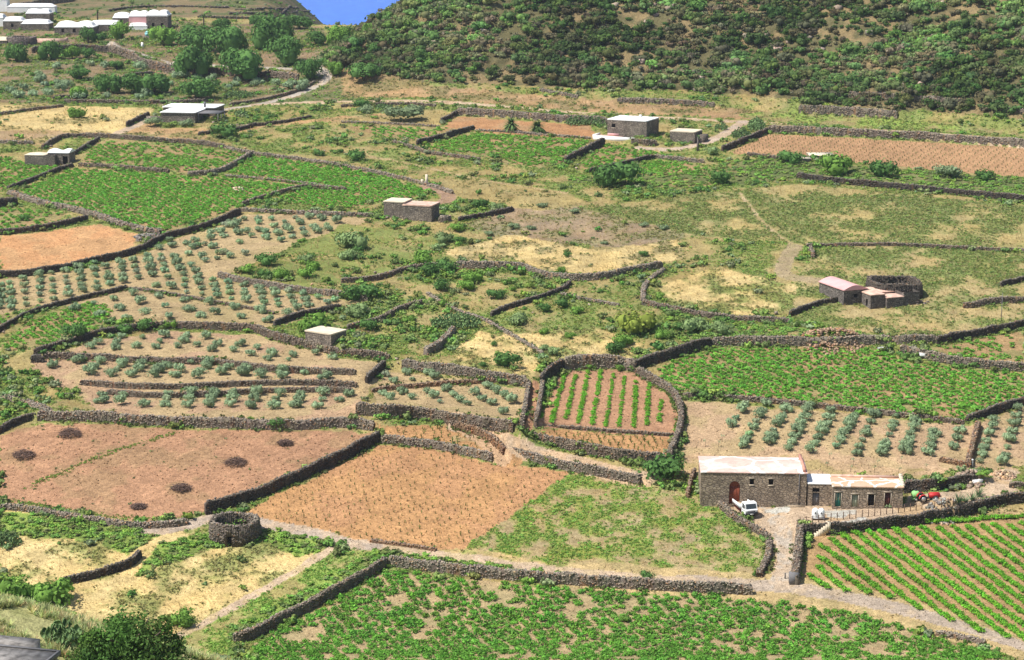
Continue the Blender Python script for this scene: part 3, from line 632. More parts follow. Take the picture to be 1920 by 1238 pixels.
# ---------------------------------------------------------------- ground sheet and sea
plm = veg == 6
uu = (GX * .66 + GYY * .75)
gcol[plm] *= (1 + .06 * np.sin(uu[plm] * 0 + (GX[plm] * .80 - GYY[plm] * .60) * 3.6 + fnoise(GX, GYY, 9, 130, 2)[plm] * 5))[:, None]
nj, ni = NV
idx = np.arange(nj * ni).reshape(nj, ni)
quads = np.stack([idx[:-1, :-1], idx[:-1, 1:], idx[1:, 1:], idx[1:, :-1]], -1).reshape(-1, 4)
gme = mk_mesh("ground", np.stack([GX, GYY, GZ], -1).reshape(-1, 3), quads, np.zeros((0, 3), int), gcol.reshape(-1, 3), M_GROUND, True)
tag(link_mesh("ground", gme), kind="structure")
def sea_mat():
    m, n, l = new_mat("deep sea water"); g = nd(n, "ShaderNodeNewGeometry")
    mp = nd(n, "ShaderNodeMapping"); mp.inputs["Scale"].default_value = (.02, .006, 1); l.new(g.outputs["Position"], mp.inputs[0])
    f = noise(n, l, mp.outputs[0], 3.0, 8)
    cr = nd(n, "ShaderNodeMix", data_type='RGBA'); cr.inputs[6].default_value = (.02, .13, .60, 1); cr.inputs[7].default_value = (.035, .18, .72, 1); l.new(maprange(n, l, f, 0, 1), cr.inputs[0])
    b = nd(n, "ShaderNodeBsdfPrincipled"); b.inputs["Roughness"].default_value = .35; b.inputs["Specular IOR Level"].default_value = .25; l.new(cr.outputs[2], b.inputs["Base Color"])
    o = nd(n, "ShaderNodeOutputMaterial"); l.new(b.outputs[0], o.inputs[0]); return m
sb = MB(); sb.add([(-14000, -2000, -2), (14000, -2000, -2), (14000, 24000, -2), (-14000, 24000, -2)], [[0, 1, 2, 3]])
tag(sb.build("sea", sea_mat()), kind="structure")

# ---------------------------------------------------------------- dry stone walls
STONES = []
for k in range(14):
    v = np.array([[x, y, z] for z in (-.5, .5) for (x, y) in ((-.5, -.5), (.5, -.5), (.5, .5), (-.5, .5))]) * np.array([1, .8, .7])
    v = v * (1 + rng.uniform(-.28, .22, (8, 1))) + rng.uniform(-.13, .13, (8, 3)); STONES.append(v)
STONES = np.array(STONES)
def put_stones(mb, pos, size, tint):
    """scatter of individual rough stones"""
    n = len(pos)
    if n == 0: return
    v = STONES[rng.integers(0, len(STONES), n)] * np.asarray(size).reshape(-1, 1, 1)
    a = rng.uniform(0, 6.283, n); b = rng.uniform(-.5, .5, n); ca, sa, cb, sb_ = np.cos(a), np.sin(a), np.cos(b), np.sin(b)
    x = v[..., 0] * cb[:, None] - v[..., 2] * sb_[:, None]; z = v[..., 0] * sb_[:, None] + v[..., 2] * cb[:, None]
    v = np.stack([x * ca[:, None] - v[..., 1] * sa[:, None], x * sa[:, None] + v[..., 1] * ca[:, None], z], -1) + np.asarray(pos)[:, None, :]
    q = (BOXQ[None] + np.arange(n)[:, None, None] * 8).reshape(-1, 4)
    mb.add(v.reshape(-1, 3), q, c=np.repeat(tint, 8, 0))
def stone_tint(tone, n):
    t = np.array(tone) * rng.uniform(.72, 1.5, (n, 1)) * (1 + rng.uniform(-.06, .06, (n, 3)))
    red = rng.random(n) < .08; t[red] *= np.array([1.35, 1.0, .75]); return np.clip(t, 0, .6)
for wi, P, nrm, zf in _wall_geo:
    lab, h, th, ret, tone, pts = WALLS[wi]
    n = len(P); mb = MB(); s = np.arange(n) * .5
    dist = P[:, 1].mean()
    hh = h * (1 + (vnoise(P[:, 0], P[:, 1], 3.0, 140) - .5) * .22 + (vnoise(P[:, 0], P[:, 1], 1.1, 141) - .5) * .12)
    hh[0] *= .75; hh[-1] *= .75
    zt = zf + hh
    zback = ground(P[:, 0] + nrm[:, 0] * th * .55, P[:, 1] + nrm[:, 1] * th * .55)
    prof = [(-.60, None, -.5), (-.58, 0.0, 0), (-.53, .35, 0), (-.50, .7, 0), (-.44, 1.0, 0), (0, 1.04, 0), (.44, 1.0, 0), (.52, .6, 0), (.58, None, -.6)]
    cols = len(prof); V = np.zeros((n, cols, 3))
    for k, (o, f, dz) in enumerate(prof):
        off = o * th + rng.uniform(-.05, .05, n)
        V[:, k, 0] = P[:, 0] + nrm[:, 0] * off; V[:, k, 1] = P[:, 1] + nrm[:, 1] * off
        V[:, k, 2] = (zf + f * hh + rng.uniform(-.05, .05, n)) if f is not None else (np.minimum(zf, zback) + dz)
    ii = np.arange(n * cols).reshape(n, cols)
    q = np.stack([ii[:-1, :-1], ii[1:, :-1], ii[1:, 1:], ii[:-1, 1:]], -1).reshape(-1, 4)
    if nrm[:, 0].mean() * (P[-1, 1] - P[0, 1]) - nrm[:, 1].mean() * (P[-1, 0] - P[0, 0]) > 0: q = q[:, ::-1]
    caps = [[ii[e, 0], ii[e, k], ii[e, k + 1]] for e in (0, -1) for k in range(1, cols - 1)]
    mb.add(V.reshape(-1, 3), q, caps, c=np.repeat(stone_tint(np.array(tone) * .6, n), cols, 0))  # core tinted darker than its stones: gap shade painted in
    L = n * .5; dens_ = 9 if dist < 420 else (5.0 if dist < 560 else 2.2)
    ssz = .21 if dist < 420 else (.26 if dist < 560 else .38)
    def at(sv): return np.stack([np.interp(sv, s, P[:, 0]), np.interp(sv, s, P[:, 1])], 1), np.stack([np.interp(sv, s, nrm[:, 0]), np.interp(sv, s, nrm[:, 1])], 1), np.interp(sv, s, zf), np.interp(sv, s, hh)
    for side in (-1, 1):                       # stones of the two faces
        m = int(L * h * dens_ * (1 if side < 0 else (.35 if ret else .8)))
        sv = rng.uniform(0, s[-1], m); p, nn, z0, h0 = at(sv); f = rng.uniform(0.02, 1, m)
        if side > 0 and ret: f = rng.uniform(.75, 1, m)
        off = side * (th * (.57 - .11 * f)); pos = np.column_stack([p + nn * off[:, None], z0 + f * h0])
        put_stones(mb, pos, ssz * rng.uniform(.75, 1.35, m), stone_tint(tone, m))
    m = int(L * max(1.0, th) * dens_ * 1.3)      # loose top courses, tint blended paler to paint in sunlit wall tops
    sv = rng.uniform(0, s[-1], m); p, nn, z0, h0 = at(sv); off = rng.uniform(-.5, .5, m) * th
    put_stones(mb, np.column_stack([p + nn * off[:, None], z0 + h0 * 1.01 + rng.uniform(-.05, .12, m)]), ssz * rng.uniform(.75, 1.4, m), np.clip(stone_tint(np.array(tone) * .6 + np.array((.20, .175, .145)) * .5, m), 0, .6))
    m = int(L * .5)                             # fallen stones at the foot
    sv = rng.uniform(0, s[-1], m); p, nn, z0, h0 = at(sv); off = -rng.uniform(.6, 1.1, m) * th
    pp = p + nn * off[:, None]; put_stones(mb, np.column_stack([pp, ground(pp[:, 0], pp[:, 1]) + .05]), ssz * rng.uniform(.5, .9, m), stone_tint(tone, m))
    loc = (P[n // 2, 0], P[n // 2, 1], zf[n // 2])
    tag(mb.build("dry_stone_wall", M_STONE, loc=loc), lab, "stone wall", "dry stone walls between the plots", "thing")

# ---------------------------------------------------------------- buildings
def facade(mb, w, h, ops, t=.45, batter=0.0):
    """wall along +x at y=0 facing -y with real openings (x0, x1, z0, z1, arch); reveals go back t"""
    xs = sorted({0, w, *[o[0] for o in ops], *[o[1] for o in ops]}); zs = sorted({-1.2, 0, h, *[o[2] for o in ops], *[o[3] for o in ops]})
    for a, b in zip(xs[:-1], xs[1:]):
        for c, d in zip(zs[:-1], zs[1:]):
            xm, zm = (a + b) / 2, (c + d) / 2
            if any(o[0] < xm < o[1] and o[2] < zm < o[3] for o in ops): continue
            mb.add([(a, 0, c), (b, 0, c), (b, 0, d), (a, 0, d)], [[0, 1, 2, 3]])
    for o in ops:
        x0, x1, z0, z1 = o[:4]; arch = len(o) > 4 and o[4]
        if arch:
            r = (x1 - x0) / 2; cx = (x0 + x1) / 2; zc = z1 - r; n = 10
            A = [(cx - r * math.cos(math.pi * k / n), zc + r * math.sin(math.pi * k / n)) for k in range(n + 1)]
            for (ax, az), (bx, bz) in zip(A[:-1], A[1:]):
                mb.add([(ax, 0, az), (bx, 0, bz), (bx, 0, z1), (ax, 0, z1)], [[0, 1, 2, 3]])
                mb.add([(ax, 0, az), (ax, t, az), (bx, t, bz), (bx, 0, bz)], [[0, 1, 2, 3]])
            z1 = zc
        else: mb.add([(x0, 0, z1), (x0, t, z1), (x1, t, z1), (x1, 0, z1)], [[0, 1, 2, 3]])
        mb.add([(x0, 0, z0), (x0, t, z0), (x0, t, z1), (x0, 0, z1)], [[0, 1, 2, 3]])
        mb.add([(x1, 0, z0), (x1, 0, z1), (x1, t, z1), (x1, t, z0)], [[0, 1, 2, 3]])
        mb.add([(x0, 0, z0), (x1, 0, z0), (x1, t, z0), (x0, t, z0)], [[0, 1, 2, 3]])
def shell(w, d, h, ops, ops_right=(), ops_left=()):
    mb = MB(); facade(mb, w, h, list(ops))
    for side, oo in ((1, ops_right), (-1, ops_left)):
        m2 = MB(); facade(m2, d, h, list(oo)); v = np.vstack(m2.v)
        v = np.stack([w - v[:, 1], v[:, 0], v[:, 2]], 1) if side > 0 else np.stack([v[:, 1], d - v[:, 0], v[:, 2]], 1)
        mb.add(v, np.vstack(m2.q))
    mb.add([(w, d, -1.2), (0, d, -1.2), (0, d, h), (w, d, h)], [[0, 1, 2, 3]])
    return mb
def top_sheet(w, d, h, over=.12, thick=.22, dome=0.0, nx=18, ny=14, rim=.0, curve=None, x0=0, y0=0):
    """roof slab whose upper side may swell into a shallow vault"""
    mb = MB(); X = np.linspace(-over, w + over, nx); Y = np.linspace(-over, d + over, ny); XX, YY = np.meshgrid(X, Y)
    u = np.clip(XX / w, 0, 1); v = np.clip(YY / d, 0, 1)
    Z = h + thick + (curve(u, v) if curve else dome * np.clip(np.sin(math.pi * u) * np.sin(math.pi * v), 0, 1) ** .7)
    if rim:
        e = np.minimum(np.minimum(XX + over, w + over - XX), np.minimum(YY + over, d + over - YY)); Z = Z + np.where(e < .3, rim, 0)
    top = np.stack([XX + x0, YY + y0, Z], -1).reshape(-1, 3); ii = np.arange(nx * ny).reshape(ny, nx)
    mb.add(top, np.stack([ii[:-1, :-1], ii[:-1, 1:], ii[1:, 1:], ii[1:, :-1]], -1).reshape(-1, 4))
    ring = list(ii[0, :]) + list(ii[1:, -1]) + list(ii[-1, -2::-1]) + list(ii[-2:0:-1, 0]); r = top[ring]; n = len(r)
    lo = r.copy(); lo[:, 2] = h; k = np.arange(n); k2 = (k + 1) % n
    mb.add(np.vstack([r, lo]), np.stack([k + n, k2 + n, k2, k], 1)); mb.add([(-over + x0, -over + y0, h), (w + over + x0, -over + y0, h), (w + over + x0, d + over + y0, h), (-over + x0, d + over + y0, h)], [[3, 2, 1, 0]])
    return mb
def placed(name, Lp, Cp, label, cat, group=None, yaw=None, drop=0.0):
    """Empty at the facade's foot, x along the facade; returns it with the facade length"""
    c = cast1(*Cp); c[2] += drop; l = on_plane(Lp[0], Lp[1], c[2]); w = np.linalg.norm(c[:2] - l[:2])
    rz = math.atan2(c[1] - l[1], c[0] - l[0]) if yaw is None else yaw
    if yaw is not None:
        w = (Cp[0] - Lp[0]) / ppm(c[1]) / math.cos(yaw); l = c - np.array([w * math.cos(yaw), w * math.sin(yaw), 0])
    return empty(name, l, rz, label=label, cat=cat, group=group), w
def opening(root, name, x0, x1, z0, z1, mat, depth=.3, arch=False, panels=0, sill=False, lab=None, w_y=0):
    mb = MB()
    if arch:
        r = (x1 - x0) / 2; cx = (x0 + x1) / 2; zc = z1 - r; n = 10
        A = [(cx - r * math.cos(math.pi * k / n), depth, zc + r * math.sin(math.pi * k / n)) for k in range(n + 1)]
        v = [(x0, depth, z0), (x1, depth, z0)] + A[::-1]; c = (cx, depth, (z0 + z1) / 2); v = np.array(v + [c]); k = np.arange(len(v) - 1)
        mb.add(v, None, np.stack([k, (k + 1) % (len(v) - 1), np.full(len(k), len(v) - 1)], 1))
        for xx in np.arange(x0 + .05, x1 - .1, .22): mb.bbox((xx, depth - .04, z0), (xx + .17, depth - .01, zc))
    else:
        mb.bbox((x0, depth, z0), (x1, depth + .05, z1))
        for k in range(panels):
            a = x0 + (x1 - x0) * k / panels; mb.bbox((a + .04, depth - .04, z0 + .04), (a + (x1 - x0) / panels - .04, depth - .005, z1 - .05))
    o = mb.build(name, mat, root)
    if lab: o["label"] = lab
    if sill:
        s = MB(); s.bbox((x0 - .1, -.08, z0 - .1), (x1 + .1, .2, z0 - .003)); s.build("sill", M_CREAM, o)
    return o

# large farmhouse
fh, w = placed("farmhouse", (1313, 946), (1511, 949), "large brown stone farmhouse with pink limed flat roof and arched red door", "house")
k = w / 16.2
shell(w, 8.4, 5.0, [(4.4 * k, 6.05 * k, .1, 3.7, True), (7.5 * k, 8.15 * k, 3.2, 4.1), (10.4 * k, 11.1 * k, 3.2, 4.1)]).build("wall", M_MASON, fh)
ro = top_sheet(w, 8.4, 5.0, .1, .12, 0, 40, 20, .0, lambda u, v: .25 * np.sin(np.pi * v) + .12 * np.abs(np.sin(3 * np.pi * u)) * np.sin(np.pi * v)).build("roof", M_ROOFP, fh, True)
pm = MB(); pm.bbox((w - .55, .3, 5.2), (w - .15, 8.2, 5.75)); pm.build("parapet", M_TERR, fh)
pm = MB(); pm.tube((w * .93, -.06, .1), (w * .93, -.06, 5.0), .05, n=6); pm.build('downpipe', M_GREYD, fh)
for x0_, x1_ in ((7.35, 8.3), (10.25, 11.25)): pm = MB(); pm.bbox((x0_ * k, -.04, 4.103), (x1_ * k, .2, 4.3)); pm.build('lintel', M_CREAMD, fh)
opening(fh, "door", 4.4 * k, 6.05 * k, .1, 3.7, M_RUST, .3, True)
opening(fh, "window", 7.5 * k, 8.15 * k, 3.2, 4.1, M_HOLE, .35, sill=True); opening(fh, "window", 10.4 * k, 11.1 * k, 3.2, 4.1, M_HOLE, .35, sill=True)
# lean shed between
sh, w2 = placed("stone_shed", (1514, 948), (1559, 949), "narrow stone shed with bright white roof squeezed between farmhouse and outbuilding", "shed")
k = w2 / 3.7
shell(w2, 4.9, 3.35, [(.7 * k, 1.8 * k, 0, 2.0), (.7 * k, 1.8 * k, 2.1, 2.75)]).build("wall", M_MASON, sh)
top_sheet(w2, 4.9, 3.35, .06, .15, .15).build("roof", M_WHITE, sh, True)
opening(sh, "door", .7 * k, 1.8 * k, 0, 2.0, M_GREYD, .25, panels=2); opening(sh, "window", .7 * k, 1.8 * k, 2.1, 2.75, M_HOLE, .35)
# low outbuilding
ob, w3 = placed("outbuilding", (1560, 950), (1692, 953), "low stone outbuilding with orange limed roof and four doors", "outbuilding")
k = w3 / 10.8
D4 = [(.45, 1.35, 0, 2.2), (3.0, 3.95, 0, 1.95), (5.5, 6.45, .25, 2.05), (8.05, 8.95, 0, 2.35)]
D4 = [(a * k, b * k, c, d) for a, b, c, d in D4]
shell(w3, 4.6, 3.1, D4).build("wall", M_MASON, ob)
top_sheet(w3, 4.6, 3.1, .1, .15, 0, 40, 14, .0, lambda u, v: .12 * np.sin(np.pi * v)).build("roof", M_ROOFO, ob, True)
pm = MB(); pm.bbox((.1, 4.5, 3.2), (w3, 4.8, 3.6)); pm.build("parapet", M_PINKT, ob)
pm = MB()
for kk in range(5): pm.bbox((w3 - .25, .5 + kk * .8, 3.0 + kk * .14), (w3 + .25, 1.2 + kk * .8, 3.5 + kk * .14))
pm.build("end_steps", M_CREAM, ob)
for a, b, c_, d_ in D4:
    pm = MB(); pm.bbox((a - .2, -.05, d_ + .003), (b + .2, .2, d_ + .2)); pm.bbox((a - .14, -.025, c_), (a - .003, .2, d_)); pm.bbox((b + .003, -.025, c_), (b + .14, .2, d_)); pm.build("door_frame", M_CREAMD, ob)
for (a, b, c, d), mt, lab in zip(D4, (M_TEAL, M_PALEG, M_HOLE, M_DKRED), ("teal door with pale upper panels", "pale green door", "open dark doorway", "dark red door")):
    o = opening(ob, "door", a, b, c, d, mt, .22, panels=2 if mt is not M_HOLE else 0, lab=lab)
    if mt is M_TEAL:
        pb = MB()
        for q_ in (0, 1): pb.bbox((a + .1 + q_ * (b - a) / 2, .16, .95), (a - .1 + (q_ + 1) * (b - a) / 2, .175, d - .15))
        pb.build("panel", M_PALEG, o)
# dammuso upper right with terrace
hm, w = placed("stone_house", (1141, 252), (1212, 258), "square stone house with white roof and red terrace below the hill track", "house", yaw=R(-25))
sh_ = shell(w, 8.5, 3.9, [(1.2, 2.2, 2.0, 3.0)]); sh_.build("wall", M_MASON2, hm)
top_sheet(w, 8.5, 3.9, .05, .12, .35, 24, 20, .12).build("roof", M_WHITE, hm, True)
opening(hm, "window", 1.2, 2.2, 2.0, 3.0, M_HOLE, .3, sill=True)
cb = MB(); cb.bbox((w * .62, 5.2, 4.0), (w * .62 + .5, 5.7, 4.9)); cb.build("chimney", M_WHITE, hm)
tb = MB(); tb.bbox((-1.8, -4.2, -.9), (4.6, -.03, .12)); tb.build("terrace", M_PINKT, hm)
tb = MB(); tb.bbox((-1.9, -4.6, -.9), (9.0, -4.22, .35)); tb.bbox((-2.2, -4.2, -.9), (-1.85, 0, .55)); tb.build("terrace_wall", M_WHITE, hm)
tb = MB(); tb.bbox((.5, -1.0, .13), (3.4, -.4, .62)); tb.build("bench", M_PINK, hm)
an, w = placed("stone_annexe", (1258, 262), (1302, 270), "small flat white roofed stone annexe beside the palm trunk and drive", "outbuilding", yaw=R(-25))
shell(w, 5.6, 2.7, []).build("wall", M_MASON2, an); top_sheet(w, 5.6, 2.7, .05, .15, .1, 10, 10, .1).build("roof", M_CREAM, an, True)
ab = MB(); ab.bbox((w + .02, 2.0, -.8), (w + 1.8, 5.0, 2.0)); ab.build("side_block", M_MASON2, an)
# ruin complex
ru, w = placed("barrel_roofed_barn", (1579, 562), (1614, 569), "stone barn with pink rounded roof at the left end of the ruined farm", "barn", yaw=R(22))
w = 4.9
shell(w, 9.0, 2.7, [(w * .45, w * .62, 1.2, 1.9)]).build("wall", M_MASOND, ru)
top_sheet(w, 9.0, 2.7, .15, .15, 0, 16, 14, 0, lambda u, v: .75 * np.sin(np.pi * u)).build("roof", M_PINK, ru, True); opening(ru, "window", w * .45, w * .62, 1.2, 1.9, M_HOLE, .3)
r2, w = placed("ruined_stone_house", (1630, 573), (1661, 577), "low ruined stone house with clay roofs in the middle of the old farm", "house", yaw=R(20))
shell(3.0, 4.0, 2.5, [], [], [(2.2, 2.9, .2, 1.6)]).build("wall", M_MASOND, r2); top_sheet(3.0, 4.0, 2.5, .08, .15, .35, 12, 12).build("roof", M_PINKT, r2, True)
mb = shell(3.6, 3.2, 1.9, []); 
v = [x + np.array([3.1, -.6, 0]) for x in mb.v]; mb.v = v; mb.build("wing_wall", M_MASOND, r2)
top_sheet(3.6, 3.2, 1.9, .06, .12, .3, 12, 10, 0, None, 3.1, -.6).build("wing_roof", M_PINKT, r2, True)
mb = shell(3.0, 4.2, 2.2, []); mb.v = [x + np.array([-1.2, 4.4, 0]) for x in mb.v]; mb.build("back_room_wall", M_MASOND, r2)
top_sheet(3.0, 4.2, 2.2, .06, .12, .3, 12, 10, 0, None, -1.2, 4.4).build("back_room_roof", M_PINK, r2, True)
mb = MB(); m_ = 70; put_stones(mb, np.stack([rng.uniform(9.6, 12.4, m_), rng.uniform(-.8, 2.2, m_), rng.uniform(-.5, .9, m_) * rng.random(m_)], 1), .4 * rng.uniform(.7, 1.4, m_), stone_tint((.17, .135, .11), m_)); mb.build("collapsed_corner", M_STONE, r2)
mb = shell(7.6, 5.0, 2.3, []); mb.v = [x + np.array([3.2, 2.75, 0]) for x in mb.v]; mb.build("rear_wall", M_MASOND, r2)
top_sheet(7.6, 5.0, 2.3, .08, .12, .0, 26, 14, .0, lambda u, v: .35 * np.abs(np.sin(2 * np.pi * u)) * np.sin(np.pi * v), 3.2, 2.75).build("rear_roof", M_PINKT, r2, True)
mb = MB(); mb.bbox((6.0, 3.2, 2.4), (6.35, 3.55, 3.4)); mb.build("chimney", M_TERR, r2)
mb = shell(3.4, 3.3, 2.7, []); mb.v = [x + np.array([6.75, -.45, 0]) for x in mb.v]; mb.build("end_wall", M_MASOND, r2)
def ring_wall(name, c, rx, ry, h, th, label, cat, tone, door=None, rz=0, group=None, boxy=2.0):
    """round or oval dry stone enclosure"""
    root = empty(name, c, rz, label=label, cat=cat, group=group); mb = MB(); n = 64
    a = np.arange(n) * 2 * math.pi / n; sq = (lambda t: (np.abs(np.cos(t)) ** boxy + np.abs(np.sin(t)) ** boxy) ** (-1 / boxy))
    for k in range(n):
        a0, a1 = a[k], a[k] + 2 * math.pi / n; hk = h * (1 + .06 * math.sin(3 * a0 + 1))
        am = math.degrees((a0 + a1) / 2) % 360; z0 = -.8
        if door and abs(am - door[0]) < door[1]: z0 = door[2]
        def p(r, t, z): return (r * rx * math.cos(t) * sq(t), r * ry * math.sin(t) * sq(t), z)
        ri = 1 - th / min(rx, ry); ro = 1.06
        V = [p(ro, a0, z0), p(ro, a1, z0), p(1, a1, hk), p(1, a0, hk), p(ri, a0, z0), p(ri, a1, z0), p(ri, a1, hk), p(ri, a0, hk)]
        mb.add(V, [[0, 1, 2, 3], [5, 4, 7, 6], [3, 2, 6, 7], [1, 0, 4, 5], [0, 3, 7, 4], [1, 5, 6, 2]], c=np.array(tone) * .7)
    m = int(2 * math.pi * (rx + ry) / 2 * h * 16); t = rng.uniform(0, 6.283, m); z = rng.uniform(0, h, m)
    ok = np.ones(m, bool)
    if door: ok = ~((np.abs(np.degrees(t) % 360 - door[0]) < door[1] + 3) & (z < door[2] + .15))
    t, z = t[ok], z[ok]; put_stones(mb, np.stack([np.cos(t) * sq(t) * rx * (1.04 - .06 * z / h), np.sin(t) * sq(t) * ry * (1.04 - .06 * z / h), z], 1), .25 * rng.uniform(.7, 1.3, len(t)), stone_tint(tone, len(t)))
    m = int(len(t) * .5); t = rng.uniform(0, 6.283, m); z = rng.uniform(.1, h, m); r_ = 1 - th / min(rx, ry)
    put_stones(mb, np.stack([np.cos(t) * sq(t) * rx * r_, np.sin(t) * sq(t) * ry * r_, z], 1), .25 * rng.uniform(.7, 1.3, m), stone_tint(tone, m))
    m = int(2 * math.pi * rx * th * 12); t = rng.uniform(0, 6.283, m); r_ = 1 - rng.uniform(0, th, m) / min(rx, ry)
    put_stones(mb, np.stack([np.cos(t) * sq(t) * rx * r_, np.sin(t) * sq(t) * ry * r_, h * (1 + .06 * np.sin(3 * t + 1)) + .02 + 0 * t], 1), .28 * rng.uniform(.7, 1.3, m), np.clip(stone_tint(np.array(tone) * 1.35, m), 0, .5))
    mb.build("ring_wall", M_STONE, root); return root
c = cast1(1676, 548); ring_wall("round_pen", c, 4.6, 4.6, 2.3, .7, "dark squarish stone pen behind the ruined farm", "stone pen", D_, rz=R(8), boxy=4.5)
c = cast1(440, 1009); GARDEN = c + np.array([0, 1.0, .0]); gr_ = ring_wall("round_garden_enclosure", c + np.array([0, .6, .2]), 3.55, 3.5, 2.45, .6, "round stone garden enclosure with green bush inside and tiny doorway", "stone enclosure", (.15, .125, .10), door=(264, 5.5, 1.05))
pb = MB(); pb.bbox((-.85, -3.2, -.3), (.1, -2.9, 1.1)); pb.build("doorway", M_HOLE, gr_)
# small hut, double hut, domed hut
hu, w = placed("stone_hut", (569, 651), (621, 660), "small square stone hut with flat cream roof beside olive terraces", "hut", yaw=R(-33))
shell(w, 4.4, 3.0, []).build("wall", M_MASON2, hu); top_sheet(w, 4.4, 3.0, .08, .15, .05, 10, 10, .08).build("roof", M_CREAM, hu, True)
dh, w = placed("double_hut", (755, 411), (809, 417), "twin stone huts with flat clay roofs above the scrub", "hut", yaw=R(-17))
shell(w, 5.2, 3.3, []).build("wall", M_MASON2, dh); top_sheet(w, 5.2, 3.3, .08, .15, .0, 12, 10, .12).build("roof", M_PINKT, dh, True)
mb = shell(4.6, 5.0, 3.75, []); mb.v = [x + np.array([-4.64, .75, 0]) for x in mb.v]; mb.build("second_wall", M_MASON2, dh)
top_sheet(4.6, 5.0, 3.75, .08, .15, .1, 12, 10, .05, None, -4.64, .75).build("second_roof", M_CREAM, dh, True)
lh, w = placed("domed_hut", (46, 307), (103, 312), "little stone hut with rounded white and cream roofs among left vineyards", "hut", yaw=R(-6))
shell(w, 4.2, 2.5, []).build("wall", M_MASON2, lh); top_sheet(w * .68, 4.2, 2.5, .05, .12, .35, 12, 10).build("roof", M_CREAM, lh, True)
mb = shell(5.2, 4.6, 2.9, [(3.6, 4.8, 0.3, 2.2)]); mb.v = [x + np.array([w * .70, 1.6, 0]) for x in mb.v]; mb.build("domed_wall", M_MASON2, lh)
mb = MB(); mb.bbox((w * .70 + 3.6, 1.95, .3), (w * .70 + 4.8, 2.0, 2.2)); mb.build("doorway", M_HOLE, lh)
top_sheet(5.2, 4.6, 2.9, .08, .12, 0, 18, 14, 0, lambda u, v: .75 * np.sin(np.pi * v) * np.abs(np.sin(1.5 * np.pi * u + .6)), w * .70, 1.6).build("domed_roof", M_WHITE, lh, True)
# white roofed house upper left
wh, w = placed("white_roofed_house", (302, 227), (366, 232), "low house with two broad white roofs and dark pergola in dry grass", "house", yaw=R(-8))
shell(w, 9.0, 2.7, []).build("wall", M_MASON2, wh); top_sheet(w, 9.0, 2.7, .25, .2, .1, 14, 14).build("roof", M_WHITE, wh, True)
mb = shell(14.2, 8.0, 3.0, []); mb.v = [x + np.array([-2.4, 9.3, 0]) for x in mb.v]; mb.build("rear_wall", M_MASON2, wh)
top_sheet(14.2, 8.0, 3.0, .2, .2, .12, 20, 12, 0, None, -2.4, 9.3).build("rear_roof", M_WHITE, wh, True)
mb = MB(); mb.bbox((w - .4, 9.35, 3.2), (w + .1, 9.8, 4.6)); mb.build("chimney", M_GREYD, wh)
mb = MB()
for kk in range(9): mb.bbox((w + .4, 1.0 + kk * .75, 2.5), (w + 6.0, 1.45 + kk * .75, 2.6))
for xx in (w + .6, w + 5.8):
    for yy in (1.1, 4.2, 7.2): mb.bbox((xx - .08, yy - .08, -.5), (xx + .08, yy + .08, 2.495))
mb.build("pergola", M_GREYD, wh)
mb = MB(); mb.bbox((-4.2, .5, -.8), (-.05, .9, 1.7)); mb.build("yard_wall", M_MASON2, wh)
# cistern slab at right field
cs, w = placed("cistern", (1474, 300), (1520, 304), "flat white topped stone cistern at the lower edge of the red field", "cistern", yaw=R(0))
mb = MB(); mb.bbox((0, 0, -.5), (w, 5, .7)); mb.bbox((w + .003, 3.4, -.5), (w + 6.2, 9, 1.0)); mb.build("basin", M_MASON2, cs)
mb = MB(); mb.bbox((-.1, -.1, .703), (w + .1, 5.1, .85)); mb.bbox((w + .2, 3.3, 1.003), (w + 6.3, 9.1, 1.12)); mb.build("cover", M_CREAM, cs)
# the village
def village(name, L, C, h, d, label, dome, wallm, roofm=None, wins=1, yaw=0., extra=None, cat="house"):
    ro, w = placed(name, L, C, label, cat, "white roofed houses of the hamlet", yaw=yaw)
    ops = [(w * (k + .6) / (wins + .4), w * (k + .6) / (wins + .4) + .9, .9, 2.1) for k in range(wins) if w * (k + .6) / (wins + .4) + 1.2 < w]
    shell(w, d, h * .78, ops).build("wall", wallm, ro); h *= .78
    for o in ops: opening(ro, "window", *o, M_HOLE, .3)
    top_sheet(w, d, h, .06, .10 * h, 0, 40, 18, .0, lambda u, v: 1.5 * dome(u, v)).build("roof", roofm or M_WHITE, ro, True); return ro, w
dm = lambda k, a: (lambda u, v: (.6 + .55 * a * np.abs(np.sin(k * np.pi * u)) ** .8) * smooth01(np.minimum(np.minimum(v, 1 - v) / .3, np.minimum(u, 1 - u) / .10)))
village("village_house", (104, 68), (176, 66), 3.2, 8, "long white domed house in front of the hamlet terrace", dm(2, 1.0), M_MASON2, wins=3)
village("village_house", (168, 62), (222, 60), 3.0, 7, "white flat ended house joined right of the long domed house", dm(1, .3), M_MASON2, wins=2)
village("village_house", (212, 50), (243, 48), 3.2, 6, "small rounded white house at the left of the tall hamlet house", dm(1, .9), M_MASON2)
village("village_house", (243, 56), (276, 55), 5.4, 7, "pink walled house section between the two tall hamlet houses", dm(2, .7), M_PINK)
village("village_house", (276, 57), (315, 55), 5.6, 8, "tallest brown house with white domes at the right of the hamlet", dm(2, .7), M_MASON2, wins=2)
village("village_house", (243, 57), (276, 57), 1.7, 2, "low white porch block in front of the pink hamlet house", dm(1, .2), M_WHITE, wins=0, cat="porch")
village("village_house", (41, 57), (92, 58), 2.9, 7, "wide stone house with white roof and lower ledge in the hamlet", dm(1, .4), M_MASON2, wins=0)
village("village_house", (7, 56), (41, 56), 3.6, 7, "boxy stone house with white roof at the left of the hamlet", dm(1, .3), M_MASON2, wins=1)
village("village_house", (50, 44), (94, 44), 4.2, 6, "upper white roofed block behind the wide stone hamlet house", dm(2, .5), M_MASON2, wins=0)
